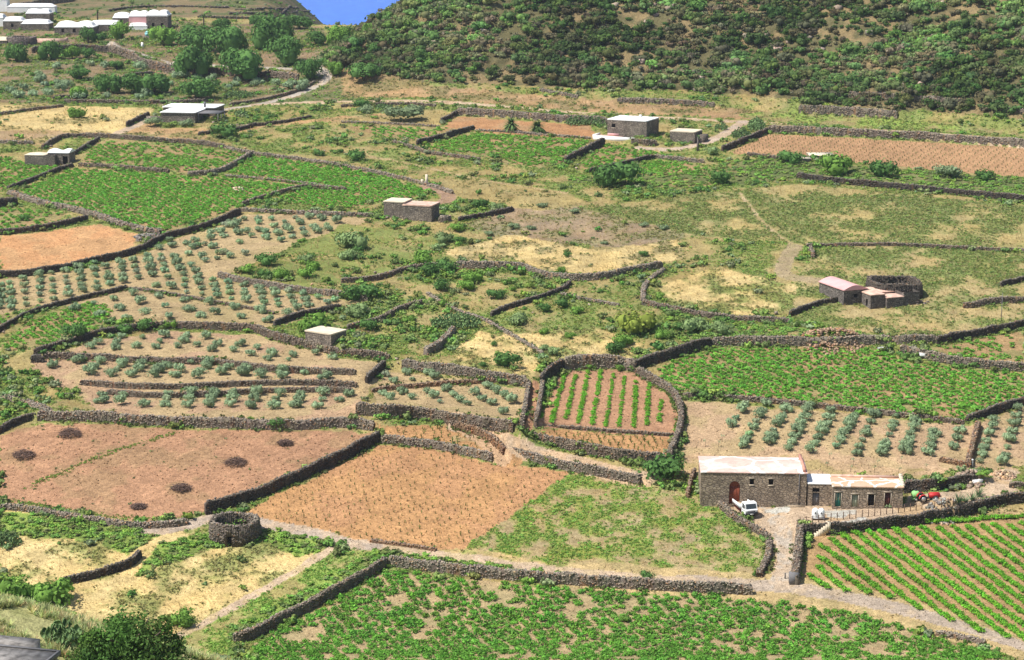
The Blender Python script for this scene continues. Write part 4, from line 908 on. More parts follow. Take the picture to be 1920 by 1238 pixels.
village("village_house", (-20, 50), (6, 50), 3.6, 6, "white roofed house cut by the left edge in the hamlet", dm(1, .3), M_WHITE, wins=0)
village("village_house", (-15, 84), (13, 84), 1.6, 5, "low cream roofed shed at the left edge below the hamlet", dm(1, .1), M_MASON2, M_CREAM, wins=0, cat="shed")
village("village_tower", (-12, 22), (13, 22), 5.5, 5, "pale tall house corner at the upper left edge", dm(1, .2), M_WHITE, wins=0)
village("long_white_building", (16, 28), (103, 25), 2.9, 4, "long pale walled building behind the hamlet roofs", dm(1, .1), M_WHITE, wins=0)
c = cast1(38, 86); ring_wall("round_garden_enclosure", c + np.array([0, 3.5, 0]), 4.4, 4.2, 2.5, .6, "round stone garden below the boxy hamlet house at upper left", "stone enclosure", (.17, .14, .125))
tw, w = placed("terrace_parapet", (64, 80), (122, 80), "low pinkish parapet of the hamlet courtyard beside the round garden", "parapet", yaw=0.)
mb = MB(); mb.bbox((0, 0, -1), (w, .4, 1.3)); mb.bbox((w - .4, .403, -1), (w, 5, 1.3)); mb.build("parapet_wall", M_PINKT, tw)
c = cast1(278, 73); tk = empty("water_tank", c, label="pale cyan domed water tank by the hamlet road", cat="water tank")
mb = MB(); mb.bbox((-1.6, -1.4, -1), (1.6, 1.4, 1.0)); mb.build("plinth", M_MASON2, tk)
mb = MB(); mb.tube((0, 0, 1.003), (0, 0, 2.0), 1.05, 1.1, 16); mb.tube((0, 0, 2.0), (0, 0, 2.6), 1.1, .45, 16); mb.build("tank_body", M_CYAN, tk, True)
c = cast1(267, 91); mb = MB(); mb.box((0, 0, .9), (.9, .5, 2.0), taper=.7); tag(mb.build("gate_pillar", M_WHITE), "small white gate pillar beside the hamlet road", "pillar"); bpy.data.objects["gate_pillar"].location = c
# near cement roof, bottom left corner
nr = empty("roadside_building", on_plane(40, 1224, CAM_Z - 56), R(-14), label="flat grey cement roof poking up at the bottom left corner", cat="building")
mb = MB(); mb.bbox((-6, -6, -6), (2.6, .6, -.2)); mb.build("wall", M_GREYR, nr); mb = MB(); mb.bbox((-6.2, -6.2, -.197), (2.8, .8, .05)); mb.build("roof", M_GREYR, nr)
mb = MB()
for q_ in (((-6.2, .62, .053), (2.8, .8, .16)), ((2.62, -6.2, .053), (2.8, .617, .16))): mb.bbox(*q_)
mb.build("roof_kerb", M_GREYD, nr)
mb = MB(); mb.bbox((-6.0, .9, -6), (0.2, 2.6, .12)); mb.build("rear_block", M_GREYR, nr)
# ---------------------------------------------------------------- truck, tractor, yard things
def wheel(root, name, x, y, r, wd, hub=M_METAL):
    mb = MB(); mb.tube((x - wd / 2, y, r), (x + wd / 2, y, r), r, r, 18); t = mb.build(name, M_RUBBER, root)
    hb = MB(); hb.tube((x - wd / 2 - .015, y, r), (x + wd / 2 + .015, y, r), r * .55, r * .55, 14); hb.build("rim", hub, t)
tc = cast1(1399, 963)
tr = empty("truck", tc, R(16), label="small white flatbed truck with empty open bed parked by the farmhouse", cat="truck")   # forward is local -y
mb = MB(); mb.bbox((-.85, -1.0, .45), (.85, 4.6, .75)); mb.build("chassis", M_REDF, tr)
mb = MB(); mb.bbox((-1.02, -.2, .95), (1.02, 4.7, 1.05)); mb.build("bed_floor", M_WOOD, tr)
mb = MB(); mb.bbox((-1.06, -.24, .9), (-1.0, 4.74, 1.55)); mb.bbox((1.0, -.24, .9), (1.06, 4.74, 1.55)); mb.bbox((-.997, 4.68, .9), (.997, 4.74, 1.55)); mb.bbox((-.997, -.24, .9), (.997, -.18, 1.7)); mb.build("bed_side", M_TRUCKW, tr)
prof = [(-.45, .55), (-2.05, .55), (-2.1, 1.15), (-1.95, 1.25), (-1.62, 2.05), (-1.5, 2.12), (-.55, 2.12), (-.45, 2.05)]   # y, z of the cab
mb = MB(); P = np.array(prof); n = len(P)
for xx in (-.95, .95): mb.add(np.vstack([np.column_stack([np.full(n, xx * (1.0)), P[:, 0], P[:, 1]]), [[xx, -1.2, 1.3]]]), None, [[k, (k + 1) % n, n] for k in range(n)])
for k in range(n):
    a, b = P[k], P[(k + 1) % n]; mb.add([(-.95, *a), (.95, *a), (.95, *b), (-.95, *b)], [[0, 1, 2, 3]])
cabo = mb.build("cab", M_TRUCKW, tr)
mb = MB(); mb.add([(-.82, -1.93, 1.32), (.82, -1.93, 1.32), (.78, -1.65, 1.99), (-.78, -1.65, 1.99)], [[0, 1, 2, 3]]); v = mb.v[0]; v[:, 1] -= .02; mb.add(v + np.array([0, .015, -.01]), [[3, 2, 1, 0]]); mb.build("windscreen", M_GLASS, cabo)
for sx_ in (-1, 1):
    mb = MB(); mb.bbox((sx_ * .955 - .008, -1.6, 1.3), (sx_ * .955 + .008, -.7, 1.95)); mb.build("side_window", M_GLASS, cabo)
    mb = MB(); mb.bbox((sx_ * 1.12 - .08, -1.85, 1.45), (sx_ * 1.12 + .08, -1.78, 1.8)); mb.bbox((sx_ * 1.02 - .1, -1.83, 1.6), (sx_ * 1.02 + .08, -1.80, 1.64)); mb.build("mirror", M_BLACK, tr)
    mb = MB(); mb.bbox((sx_ * .72 - .14, -2.14, .82), (sx_ * .72 + .14, -2.085, 1.02)); mb.build("headlight", M_METAL, tr)
    wheel(tr, "wheel", sx_ * .82, -1.25, .38, .24); wheel(tr, "wheel", sx_ * .80, 3.2, .40, .36)
    mb = MB(); mb.bbox((sx_ * .955 - .01, -1.68, .95), (sx_ * .955 + .01, -.6, .98)); mb.build("side_trim", M_BLACK, tr)
mb = MB(); mb.bbox((-.96, -2.22, .42), (.96, -2.03, .78)); mb.build("bumper", M_BLACK, tr)
mb = MB(); mb.bbox((-.55, -2.13, .84), (.55, -2.09, 1.04)); mb.build("grille", M_GREYD, tr)
mb = MB(); mb.bbox((-.26, -2.235, .5), (.26, -2.222, .62)); mb.build("number_plate", M_TANK, tr)

tc = cast1(1738, 940); tt = empty("tractor", tc + np.array([0, 0, 0]), R(6), label="small red tractor facing the drive beside the dark wall", cat="tractor")   # forward local +x
mb = MB(); mb.bbox((.25, -.34, .62), (1.9, .34, 1.2)); mb.box((1.1, 0, 1.25), (1.6, .6, .14), taper=.85); mb.build("bonnet", M_RED, tt)
mb = MB(); mb.bbox((-1.3, -.25, .45), (1.7, .25, .64)); mb.build("frame", M_BLACK, tt)
mb = MB(); mb.bbox((-.95, -.28, .8), (-.45, .28, .95)); mb.bbox((-1.05, -.28, .95), (-.93, .28, 1.35)); mb.build("seat", M_BLACK, tt)
mb = MB(); mb.tube((.25, 0, 1.0), (-.1, 0, 1.45), .03); mb.tube((-.12, 0, 1.44), (-.08, 0, 1.5), .2, .2, 14); mb.build("steering_wheel", M_BLACK, tt)
for y in (-.62, .62):
    mb = MB(); a = np.linspace(.1, math.pi - .1, 9)
    for p, q in zip(a[:-1], a[1:]):
        A = [(-.75 + .66 * math.cos(t), 0, .55 + .66 * math.sin(t)) for t in (p, q)]
        mb.add([(A[0][0], y - .2, A[0][2]), (A[0][0], y + .2, A[0][2]), (A[1][0], y + .2, A[1][2]), (A[1][0], y - .2, A[1][2])], [[0, 1, 2, 3]])
    mb.build("mudguard", M_RED, tt)
def wheel_y(root, x, y, r, wd):
    mb = MB(); mb.tube((x, y - wd / 2, r), (x, y + wd / 2, r), r, r, 18); t = mb.build("wheel", M_RUBBER, root)
    hb = MB(); hb.tube((x, y - wd / 2 - .015, r), (x, y + wd / 2 + .015, r), r * .6, r * .6, 14); hb.build("rim", M_METAL, t)
for y in (-.62, .62): wheel_y(tt, -.75, y, .56, .34); wheel_y(tt, 1.2, y * .92, .46, .26)
mb = MB(); mb.tube((-1.15, -.45, .6), (-1.15, -.45, 2.0), .03); mb.tube((-1.15, .45, .6), (-1.15, .45, 2.0), .03); mb.tube((-1.15, -.48, 2.0), (-1.15, .48, 2.0), .03); mb.build("roll_bar", M_BLACK, tt)
tc = cast1(1716, 939); sp = empty("sprayer_tank", tc, R(6), label="light green sprayer tank hitched behind the red tractor", cat="sprayer")
mb = MB(); n = 14
for k in range(7):
    t0, t1 = k / 7 * math.pi, (k + 1) / 7 * math.pi
    mb.tube((-.62 * math.cos(t0), 0, 1.0), (-.62 * math.cos(t1), 0, 1.0), max(.03, .62 * math.sin(t0) ** .6), max(.03, .62 * math.sin(t1) ** .6), n, False)
mb.build("tank_body", M_LGREEN, sp, True)
mb = MB(); mb.bbox((-.6, -.45, .25), (.6, .45, .5)); mb.build("frame", M_LGREEN, sp); mb = MB(); mb.tube((0, 0, 1.55), (0, 0, 1.75), .2); mb.build("lid", M_BLACK, sp)
for y in (-.52, .52): wheel_y(sp, 0, y, .3, .16)
tc = cast1(1534, 974); wt = empty("tank_trailer", tc, R(-8), label="white twin bulge plastic tank standing in the yard by the fence", cat="tank")
for xx in (-.45, .42):
    mb = MB(); rings = [(0.35, .38), (.5, .50), (1.2, .50), (1.5, .42), (1.68, .25), (1.72, .02)]
    for (z0, r0), (z1, r1) in zip(rings[:-1], rings[1:]): mb.tube((xx, 0, z0), (xx, 0, z1), r0, r1, 16, False)
    b = mb.build("tank_bulge", M_TANK, wt, True); mb = MB(); mb.bbox((xx - .06, -.52, 1.0), (xx + .07, -.485, 1.25)); mb.build("port", M_BLACK, b)
mb = MB(); mb.bbox((-.95, -.45, .22), (.95, .45, .34)); mb.build("base_frame", M_METAL, wt)
for xx in (-.6, .6): wheel(wt, "wheel", xx, 0, .2, .14)
# fence on the retaining wall
FP = cast(dens([(1500, 984), (1545, 978), (1640, 968), (1740, 954), (1787, 947)], 5))
FP, s_ = resample(FP, .95)
fe = empty("post_fence", FP[len(FP) // 2], label="thin rusty post and wire fence along the yard edge above the row vineyard", cat="fence")
for p in FP:
    mb = MB(); q = p - FP[len(FP) // 2]; q[2] = ground(p[0], p[1]) - FP[len(FP) // 2][2]; mb.box((q[0], q[1], q[2] + .55), (.09, .09, 1.25), rng.uniform(0, 1)); mb.build("post", M_POST, fe)
mb = MB()
for a, b in zip(FP[:-1], FP[1:]):
    o = FP[len(FP) // 2]
    for hz in (.55, 1.0): mb.tube(a - o + [0, 0, hz], b - o + [0, 0, hz], .012, n=3)
mb.build("wire", M_POST, fe)
# stone steps down into the row vineyard
c = cast1(1524, 1006); st = MB(); t_ = cast1(1549, 986)
for k in range(8):
    f = k / 7; st.box((f * 2.3, -.05 - .1 * k * 0, .12 + f * 1.75 - .5), (.42, .9, .28 + 1.0), 0.12)
o = st.build("stone_steps", M_CREAM); o.location = c + np.array([0, .35, 0]); o.rotation_euler = (0, 0, R(8)); tag(o, "pale stone steps climbing the dark retaining wall by the fence", "steps")
# heaps, timber, slabs, poles
def heap(name, px, py, r, h, n, mat, label, cat, sz, tone, group=None):
    c = cast1(px, py); mb = MB(); t = rng.uniform(0, 6.283, n); rr = np.sqrt(rng.random(n)) * r; z = h * (1 - (rr / r) ** 1.5)
    x, y = c[0] + rr * np.cos(t), c[1] + rr * np.sin(t) * .9
    pos = np.stack([x, y, ground(x, y) + z * rng.uniform(.55, 1.05, n)], 1)
    put_stones(mb, pos, sz * rng.uniform(.6, 1.4, n), stone_tint(tone, n)); return tag(mb.build(name, M_STONE, loc=c), label, cat, group)
heap("stone_pile", 1879, 893, 2.1, .9, 190, None, "heap of tan broken stones beside the track at the right edge", "stone heap", .38, (.44, .31, .2))
heap("stone_pile", 1822, 893, 2.2, .8, 120, None, "grey and rust rubble heap at the end of the tractor wall", "stone heap", .42, (.30, .23, .17))
heap("stone_pile", 1766, 950, 2.4, .35, 70, None, "flat scatter of grey stones at the end of the yard fence", "stone heap", .4, (.26, .24, .21))
heap("stone_pile", 1562, 636, 5.5, 1.2, 300, None, "long reddish rubble bank above the big bright vineyard", "stone heap", .4, (.30, .2, .13))
heap("stone_pile", 446, 356, 1.6, .5, 40, None, "small pale stone heap amid the main left vineyard", "stone heap", .45, (.48, .38, .28))
heap("stone_pile", 280, 447, 3.4, .7, 170, None, "grey rubble pile at the right corner of the orange field", "stone heap", .4, (.2, .18, .16))
c = cast1(1585, 949); mb = MB(); 
t = np.linspace(0, 2 * math.pi, 15)[:-1]
for k, (r0, z0, r1, z1) in enumerate([(1.15, 0, .8, .4), (.8, .4, .3, .7), (.3, .7, .01, .75)]):
    A = np.stack([np.cos(t) * r0 * (1 + .15 * np.sin(3 * t)), np.sin(t) * r0, np.full(14, z0)], 1); B = np.stack([np.cos(t) * r1 * (1 + .15 * np.sin(3 * t)) + .1, np.sin(t) * r1, np.full(14, z1)], 1); i = np.arange(14); j = (i + 1) % 14
    mb.add(np.vstack([A, B]), np.stack([i, j, j + 14, i + 14], 1))
o = mb.build("sand_heap", M_SAND, None, True); o.location = c; tag(o, "pale pinkish sand heap between the teal and pale green doors", "sand heap")
c = cast1(1493, 951); mb = MB()
for k in range(6): mb.box((rng.uniform(-.2, .2), -.15 + k * .09, .06 + .07 * (k % 3)), (2.3, .09, .06), rng.uniform(-.05, .05))
o = mb.build("timber_stack", M_WOOD); o.location = c; o.rotation_euler = (0, 0, -.06); tag(o, "weathered planks lying at the foot of the farmhouse wall", "planks")
def slab(px, py, w, d, h, rz, label, mat=M_WHITE):
    c = cast1(px, py); mb = MB(); mb.box((0, 0, h / 2), (w, d, h), rz); mb.box((0, 0, h + .04), (w * 1.06, d * 1.06, .075), rz); o = mb.build("cement_slab", mat); o.location = c; tag(o, label, "slab")
slab(1658, 656, 2.4, .6, .45, R(3), "thin white slab on bare soil at the top of the big bright vineyard")
slab(1735, 668, 2.0, .6, .5, R(3), "short white slab beside the rubble wall of the sparse vineyard")
slab(1830, 905, 1.6, 1.3, .5, R(12), "white cement slab beside the drive at the end of the tractor wall")
def pole(px, py, h, r, label, name="utility_pole", cat="pole", mat=M_GREYD, arm=0):
    c = cast1(px, py); mb = MB(); mb.tube((0, 0, -.3), (0, 0, h), r, r * .7, 8)
    if arm: mb.bbox((-arm, -.05, h - .5), (arm, .05, h - .4))
    o = mb.build(name, mat); o.location = c; tag(o, label, cat)
pole(1877, 604, 5.4, .07, "thin grey pole standing in the meadow right of the ruined farm")
pole(1472, 1085, .85, .1, "short dark post at the mouth of the farm driveway", "post", "post", M_BLACK)
pole(617, 156, 3.6, .1, "thin grey pole beside the road bend under the hill", arm=.4)
pole(444, 42, 3.4, .09, "thin pole among bushes above the carob trees")
pole(1308, 284, 3.6, .09, "thin pole in front of the white roofed annexe")
c = cast1(800, 346); mb = MB(); mb.box((0, 0, 1.0), (.7, .7, 2.6), .2, .7); mb.box((-1.0, .2, .5), (.6, .6, 1.3), .5, .8); o = mb.build("stone_pillar", M_CREAM); o.location = c; tag(o, "small pale stone gateposts by the dirt patch beside the left vineyards", "gateposts")
c = cast1(1823, 875); mb = MB(); mb.tube((0, 0, 0), (0, 0, .95), .12, .1); mb.tube((0, 0, .95), (0, 0, 1.2), .17, .14); o = mb.build("marker_post", M_TANK); o.location = c; tag(o, "small white capped post in the shade of the olive plot wall", "post")
c = cast1(1487, 1096); mb = MB(); mb.box((.1, .3, .8), (1.25, .9, 1.7)); o = mb.build("gate_block", M_GREYD); o.location = c; tag(o, "grey cement end block of the wall at the driveway mouth", "wall end block")
# brushwood piles on the ploughed field
for px, py, wpx, lab in ((44, 856, 50, "large brown brushwood pile nearest the left edge of the ploughed field"), (133, 816, 52, "brown brushwood pile under the upper wall of the ploughed field"), (442, 870, 50, "large brown brushwood pile nearest the long diagonal wall"), (340, 918, 44, "flat brown brushwood pile in the lower middle of the ploughed field"), (260, 952, 32, "smallest brown brushwood pile at the foot of the ploughed field"), (535, 833, 34, "small brown brushwood pile in the top right of the ploughed field")):
    c = cast1(px, py); r = wpx / ppm(c[1]) / 2; mb = MB(); n = 260
    for k in range(n):
        t = rng.uniform(0, 6.28); q = math.sqrt(rng.random()) * r * .85; z = .75 * r * .62 * (1 - (q / r) ** 2) * rng.uniform(.2, 1.15) + .05
        p = np.array([q * math.cos(t), q * math.sin(t) * .9, z]); a = rng.uniform(0, 6.28); L = rng.uniform(.25, .6); d = np.array([math.cos(a), math.sin(a), rng.uniform(-.35, .45)]) * L
        mb.tube(p - d, p + d, rng.uniform(.02, .045), n=3, cap=False)
    o = mb.build("brush_pile", M_BRUSH); o.location = c; tag(o, lab, "brushwood pile", "brushwood piles on the ploughed field")
c = cast1(452, 236); mb = MB()
for k in range(14): mb.box((rng.uniform(-2.2, 2.2), rng.uniform(-1.2, 1.2), .15 + .1 * (k % 3)), (rng.uniform(1, 2.2), .25, .12), rng.uniform(-.5, .5))
o = mb.build("timber_stack", M_WOOD); o.location = c; tag(o, "loose pile of pale timber beside the pergola of the white roofed house", "planks")
# ---------------------------------------------------------------- plants
def quads_at(p, nrm, size, aspect=.75):
    """leaf sprays: one diamond per point"""
    n = len(p); nrm = nrm / (np.linalg.norm(nrm, axis=1)[:, None] + 1e-9)
    r = rng.normal(size=(n, 3)); a = np.cross(nrm, r); a /= np.linalg.norm(a, axis=1)[:, None] + 1e-9; b = np.cross(nrm, a)
    s = np.asarray(size).reshape(-1, 1) * .5
    v = np.stack([p - a * s, p - b * s * aspect, p + a * s, p + b * s * aspect], 1)
    return v.reshape(-1, 3), np.arange(n * 4).reshape(n, 4)
def bush(n=120, flat=.8, leafsz=.24, lobes=9, core=.72, spread=.55, up=0.0, rag=.25, loose=.5):
    """leafy crown of unit radius sitting on z=0: lobes of leaf sprays around a solid heart"""
    t = rng.uniform(0, 6.283, lobes); rr = np.sqrt(rng.random(lobes)) * spread
    lc = np.stack([np.cos(t) * rr, np.sin(t) * rr, rng.uniform(.28, .72, lobes) * flat], 1); lr = rng.uniform(.30, .46, lobes)
    k = rng.integers(0, lobes, n); d = rng.normal(size=(n, 3)); d[:, 2] = np.abs(d[:, 2]) * 1.0 - .35; d /= np.linalg.norm(d, axis=1)[:, None]
    p = lc[k] + d * (lr[k] * (1 + rng.uniform(-rag, rag, n)))[:, None] * np.array([1, 1, flat]); p[:, 2] = np.maximum(p[:, 2], .04)
    v, q = quads_at(p, d + rng.normal(size=(n, 3)) * loose, leafsz * rng.uniform(.7, 1.3, n))
    V = [v]; Q = [q]; off = len(v)
    if core:
        for j in range(min(lobes, 4)):
            a = np.arange(6) * math.pi / 3; r_ = lr[j] * core; c = lc[j]
            ring = lambda z, f: np.stack([c[0] + np.cos(a) * r_ * f, c[1] + np.sin(a) * r_ * f, np.full(6, max(.0, c[2] + z * r_ * flat))], 1)
            W = np.vstack([ring(-.9, .7), ring(0, 1), ring(.7, .65), ring(.98, .08)]); i = np.arange(6); i2 = (i + 1) % 6
            for s in range(3): Q.append(np.stack([i + 6 * s, i2 + 6 * s, i2 + 6 * s + 6, i + 6 * s + 6], 1) + off)
            V.append(W); off += 24
    return np.vstack(V), np.vstack(Q)
def to_mesh(name, vq, mat, tint=(1, 1, 1)):
    v, q = vq; return mk_mesh(name, v, q, np.zeros((0, 3), int), np.tile(tint, (len(v), 1)), mat)
def stamp(mb, T, pos, sc, tint, zs=None):
    """many plants merged for growth nobody could count; T = list of (v, q) templates"""
    n = len(pos); pick = rng.integers(0, len(T), n); rot = rng.uniform(0, 6.283, n); sc = np.broadcast_to(sc, n); zs = np.ones(n) if zs is None else zs
    for k in range(len(T)):
        i = np.where(pick == k)[0]
        if not len(i): continue
        v, q = T[k]; c, s = np.cos(rot[i])[:, None], np.sin(rot[i])[:, None]
        x = (v[None, :, 0] * c - v[None, :, 1] * s) * sc[i][:, None]; y = (v[None, :, 0] * s + v[None, :, 1] * c) * sc[i][:, None]; z = v[None, :, 2] * (sc[i] * zs[i])[:, None]
        P = np.stack([x, y, z], -1) + pos[i][:, None, :]
        mb.add(P.reshape(-1, 3), (q[None] + (np.arange(len(i)) * len(v))[:, None, None]).reshape(-1, 4), c=np.repeat(tint[i], len(v), 0))
def tints(n, base, var=.2, hue=.12):
    t = np.array(base)[rng.integers(0, len(base), n)] if np.ndim(base[0]) else np.tile(base, (n, 1))
    return np.clip(t * rng.uniform(1 - var, 1 + var, (n, 1)) * (1 + rng.uniform(-hue, hue, (n, 3))), .005, .8)
def plant_obj(name, me, p, sc, label, cat, group=None, zs=1.0, rz=None):
    o = bpy.data.objects.new(name, me); COL.objects.link(o); o.location = p; o.scale = (sc, sc, sc * zs); o.rotation_euler = (0, 0, rng.uniform(0, 6.28) if rz is None else rz)
    return tag(o, label, cat, group)
def in_poly_grid(poly, spacing, jit=.25, ang=0.0, ratio=1.0):
    P = cast(dens(poly, 14, True))[:, :2]; c = P.mean(0); ca, sa = math.cos(ang), math.sin(ang); L = np.abs(P - c).max() * 1.5
    u, v = np.meshgrid(np.arange(-L, L, spacing), np.arange(-L, L, spacing * ratio)); u, v = u.ravel(), v.ravel()
    u = u + rng.uniform(-jit, jit, len(u)) * spacing; v = v + rng.uniform(-jit, jit, len(v)) * spacing
    x, y = c[0] + u * ca - v * sa, c[1] + u * sa + v * ca; m = inside(P, x, y); x, y = x[m], y[m]
    return np.stack([x, y, ground(x, y)], 1)

# --- vines
VT = [bush(84, .72, .36, 8, .55, .66, rag=.45) for _ in range(6)]
vme = [to_mesh("vine_bush", t, M_VINE) for t in VT]
near = in_poly_grid(VINE_POLYS["nearest"], 1.32, .2, .35)
keep = fnoise(near[:, 0], near[:, 1], 5, 200, 2) * .8 + rng.uniform(-.2, .2, len(near)) < .56
near = near[keep]; near = near[np.argsort(near[:, 1])]
vis = (np.abs(near[:, 0] / near[:, 1] * F_PX) < 950) & ((CYP + F_PX * ((CAM_Z - near[:, 2]) * CP - near[:, 1] * SP) / (near[:, 1] * CP + (CAM_Z - near[:, 2]) * SP)) < 1236)
near = np.concatenate([near[vis], near[~vis]]); nvis = int(vis.sum()); NI = min(295, nvis)
for k, p in enumerate(near[:NI]):
    plant_obj("vine_bush", vme[k % 6], p, rng.uniform(.62, .95), "low bushy bright green vine in the front part of the nearest vineyard", "vine bush", "bush vines of the nearest vineyard", rng.uniform(.7, 1.0))
mb = MB(); pos = near[NI:]; VG = (.155, .355, .055)
VT2 = VT
stamp(mb, VT2, pos, rng.uniform(.62, .95, len(pos)), tints(len(pos), VG, .22), rng.uniform(.7, 1., len(pos)))
VTF = [bush(34, .7, .5, 6, .6, .7, rag=.4) for _ in range(6)]
DENS = {"upper left": (1.0, .85), "below the far wall": (1.1, .66), "main left": (1.02, .95), "upper right of the left": (1.02, .95), "left edge small": (1.2, .7), "left slope": (1.05, .78), "left slope edge": (1.2, .75),
        "upper middle far": (1.3, .62), "upper middle": (1.05, .8), "below the upper right house": (1.1, .72), "lowest below the house": (1.0, .8), "big bright": (1.05, .95), "sparse right": (1.3, .5)}
for k, (spc, kf) in DENS.items():
    g = in_poly_grid(VINE_POLYS[k], spc * 1.28, .12, .55, .66); f = fnoise(g[:, 0], g[:, 1], 6, 210, 3) + rng.uniform(-.25, .25, len(g)); g = g[f < np.quantile(f, kf)]
    stamp(mb, VTF, g, rng.uniform(.56, .88, len(g)), tints(len(g), (.175, .40, .06) if k in ("big bright", "main left", "upper right of the left") else (.18, .38, .06), .2), rng.uniform(.6, .95, len(g)))
tag(mb.build("vineyard_foliage", leaf("vine leaves seen from afar", None, 0, .3)), kind="stuff")
# vine rows: each row one hedge of vines
def vine_row(pts, label, group, w=.62, gap=.0, step=.5, tint=(.20, .47, .05), h=1.0):
    P = cast(dens(pts, 8)); P, _ = resample(P, step); P = P[rng.random(len(P)) >= gap]; n = len(P)
    P[:, 0] += rng.uniform(-.1, .1, n); P[:, 1] += rng.uniform(-.1, .1, n); P[:, 2] = ground(P[:, 0], P[:, 1]) + .05
    mb = MB(); stamp(mb, VT, P, w * rng.uniform(.8, 1.15, n), tints(n, tint, .18), h * rng.uniform(.85, 1.25, n))
    tag(mb.build("vine_row", M_ROWV, loc=P[0]), label, "vine row", group)
M_ROWV = leaf("row vine leaves", None, .08, .35)
b3 = lambda x, y: (1280 + x / 2.827, 800 + y / 2.827)
z5 = lambda x, y: (640 + x / 2.997, 400 + y / 2.997)
z4 = lambda x, y: (x / 2.997, 400 + y / 2.997)
z6 = lambda x, y: (1280 + x / 2.997, 400 + y / 2.997)
zf_ = lambda x, y: (960 + x / 4.762, 620 + y / 4.762)
ROWS = [((675, 800), (770, 860)), ((720, 752), (870, 878)), ((720, 695), (985, 890)), ((738, 638), (1100, 912)), ((783, 600), (1250, 970)), ((840, 575), (1420, 1032)), ((905, 560), (1580, 1092)), ((985, 565), (1720, 1122)), ((1050, 560), (1830, 1142)), ((1125, 550), (1840, 1085)), ((1210, 550), (1850, 1025)), ((1272, 542), (1850, 965)), ((1352, 542), (1850, 908)), ((1432, 536), (1850, 845)), ((1502, 532), (1850, 782)), ((1582, 532), (1850, 724)), ((1652, 526), (1850, 668)), ((1730, 528), (1850, 606)), ((1800, 520), (1850, 550))]
ORD = ["first", "second", "third", "fourth", "fifth", "sixth", "seventh", "eighth", "ninth", "tenth", "eleventh", "twelfth", "thirteenth", "fourteenth", "fifteenth", "sixteenth", "seventeenth", "eighteenth", "nineteenth"]
for k, (a, b) in enumerate(ROWS): vine_row([b3(*a), b3(*b)], f"{ORD[k]} bright green vine row of the striped vineyard counted from the driveway wall", "vine rows of the striped vineyard")
vine_row([b3(1285, 512), b3(1500, 505), b3(1650, 490), b3(1860, 480)], "bright green vine hedge along the foot of the dark retaining wall above the striped vineyard", "vine rows of the striped vineyard", .7)
CR = [((470, 405), (350, 822)), ((570, 395), (480, 792)), ((680, 365), (592, 832)), ((795, 362), (715, 842)), ((905, 392), (835, 862)), ((1005, 422), (955, 862)), ((1110, 462), (1085, 872)), ((1222, 482), (1205, 862)), ((1332, 632), (1315, 832))]
for k, (a, b) in enumerate(CR): vine_row([zf_(*a), zf_(*b)], f"{ORD[k]} vine row from the left in the small walled red field", "vine rows of the small walled field", .52 if k not in (4, 5) else .42, .12, .55)
vine_row([zf_(335, 440), zf_(290, 640), zf_(255, 790)], "thin straggling vine row under the left wall of the small red field", "vine rows of the small walled field", .3, .3, .6)
vine_row([zf_(1270, 490), zf_(1360, 540), zf_(1440, 640), zf_(1485, 760), zf_(1455, 900)], "yellowish straggling vines along the right wall of the small red field", "vine rows of the small walled field", .3, .25, .6, (.15, .27, .04))
# young sprouts in bare fields
def sprout():
    V, Q = [], []; n = rng.integers(3, 6)
    for k in range(n):
        a = rng.uniform(0, 6.28); l = rng.uniform(.35, .6); b = rng.uniform(.1, .5); p1 = np.array([math.cos(a) * l * b, math.sin(a) * l * b, l]); s = np.array([-math.sin(a), math.cos(a), 0]) * .05
        V.append(np.array([-s, s, p1 + s * .8, p1 - s * .8])); Q.append(np.arange(4) + 4 * k)
    v = np.vstack(V); q = np.array(Q); lp = rng.normal(size=(8, 3)) * .14 + np.array([0, 0, .38]); lv, lq = quads_at(lp, rng.normal(size=(8, 3)), np.full(8, .2)); return np.vstack([v, lv]), np.vstack([q, lq + len(v)])
ST = [sprout() for _ in range(8)]; M_SPR = leaf("young vine shoots", (.17, .20, .065), .3, .2); sme = [to_mesh("young_vine", t, M_SPR) for t in ST]
sp_pts = in_poly_grid(SPROUT, 1.28, .2, .86, 1.2); sp_pts = sp_pts[np.argsort(sp_pts[:, 1])]; sp_pts = sp_pts[rng.random(len(sp_pts)) < .85]
for k, p in enumerate(sp_pts[:295]): plant_obj("young_vine", sme[k % 8], p, rng.uniform(.4, .95), "tiny young vine shoot in the lower part of the brown walled field", "young vine", "young vines in the brown walled field")
mb = MB(); rest = sp_pts[295:]; stamp(mb, ST, rest, rng.uniform(.4, .9, len(rest)), tints(len(rest), (.17, .19, .07)))
r2_ = in_poly_grid(SPROUT_R, 1.6, .12, -.5, 1.1); stamp(mb, ST, r2_, rng.uniform(.6, 1.0, len(r2_)), tints(len(r2_), (.18, .21, .08)))
for pl, spc in (([(1004,806),(1264,823),(1250,852),(1060,828)], 1.3), ([(700,799),(840,802),(955,824),(930,862),(800,830),(720,820)], 1.4)):
    g = in_poly_grid(pl, spc, .3, .1); stamp(mb, ST, g, rng.uniform(.6, 1.2, len(g)), tints(len(g), (.14, .19, .05)))
tag(mb.build("young_vine_shoots", leaf("young vine shoots afar", None, 0, .2)), kind="stuff")

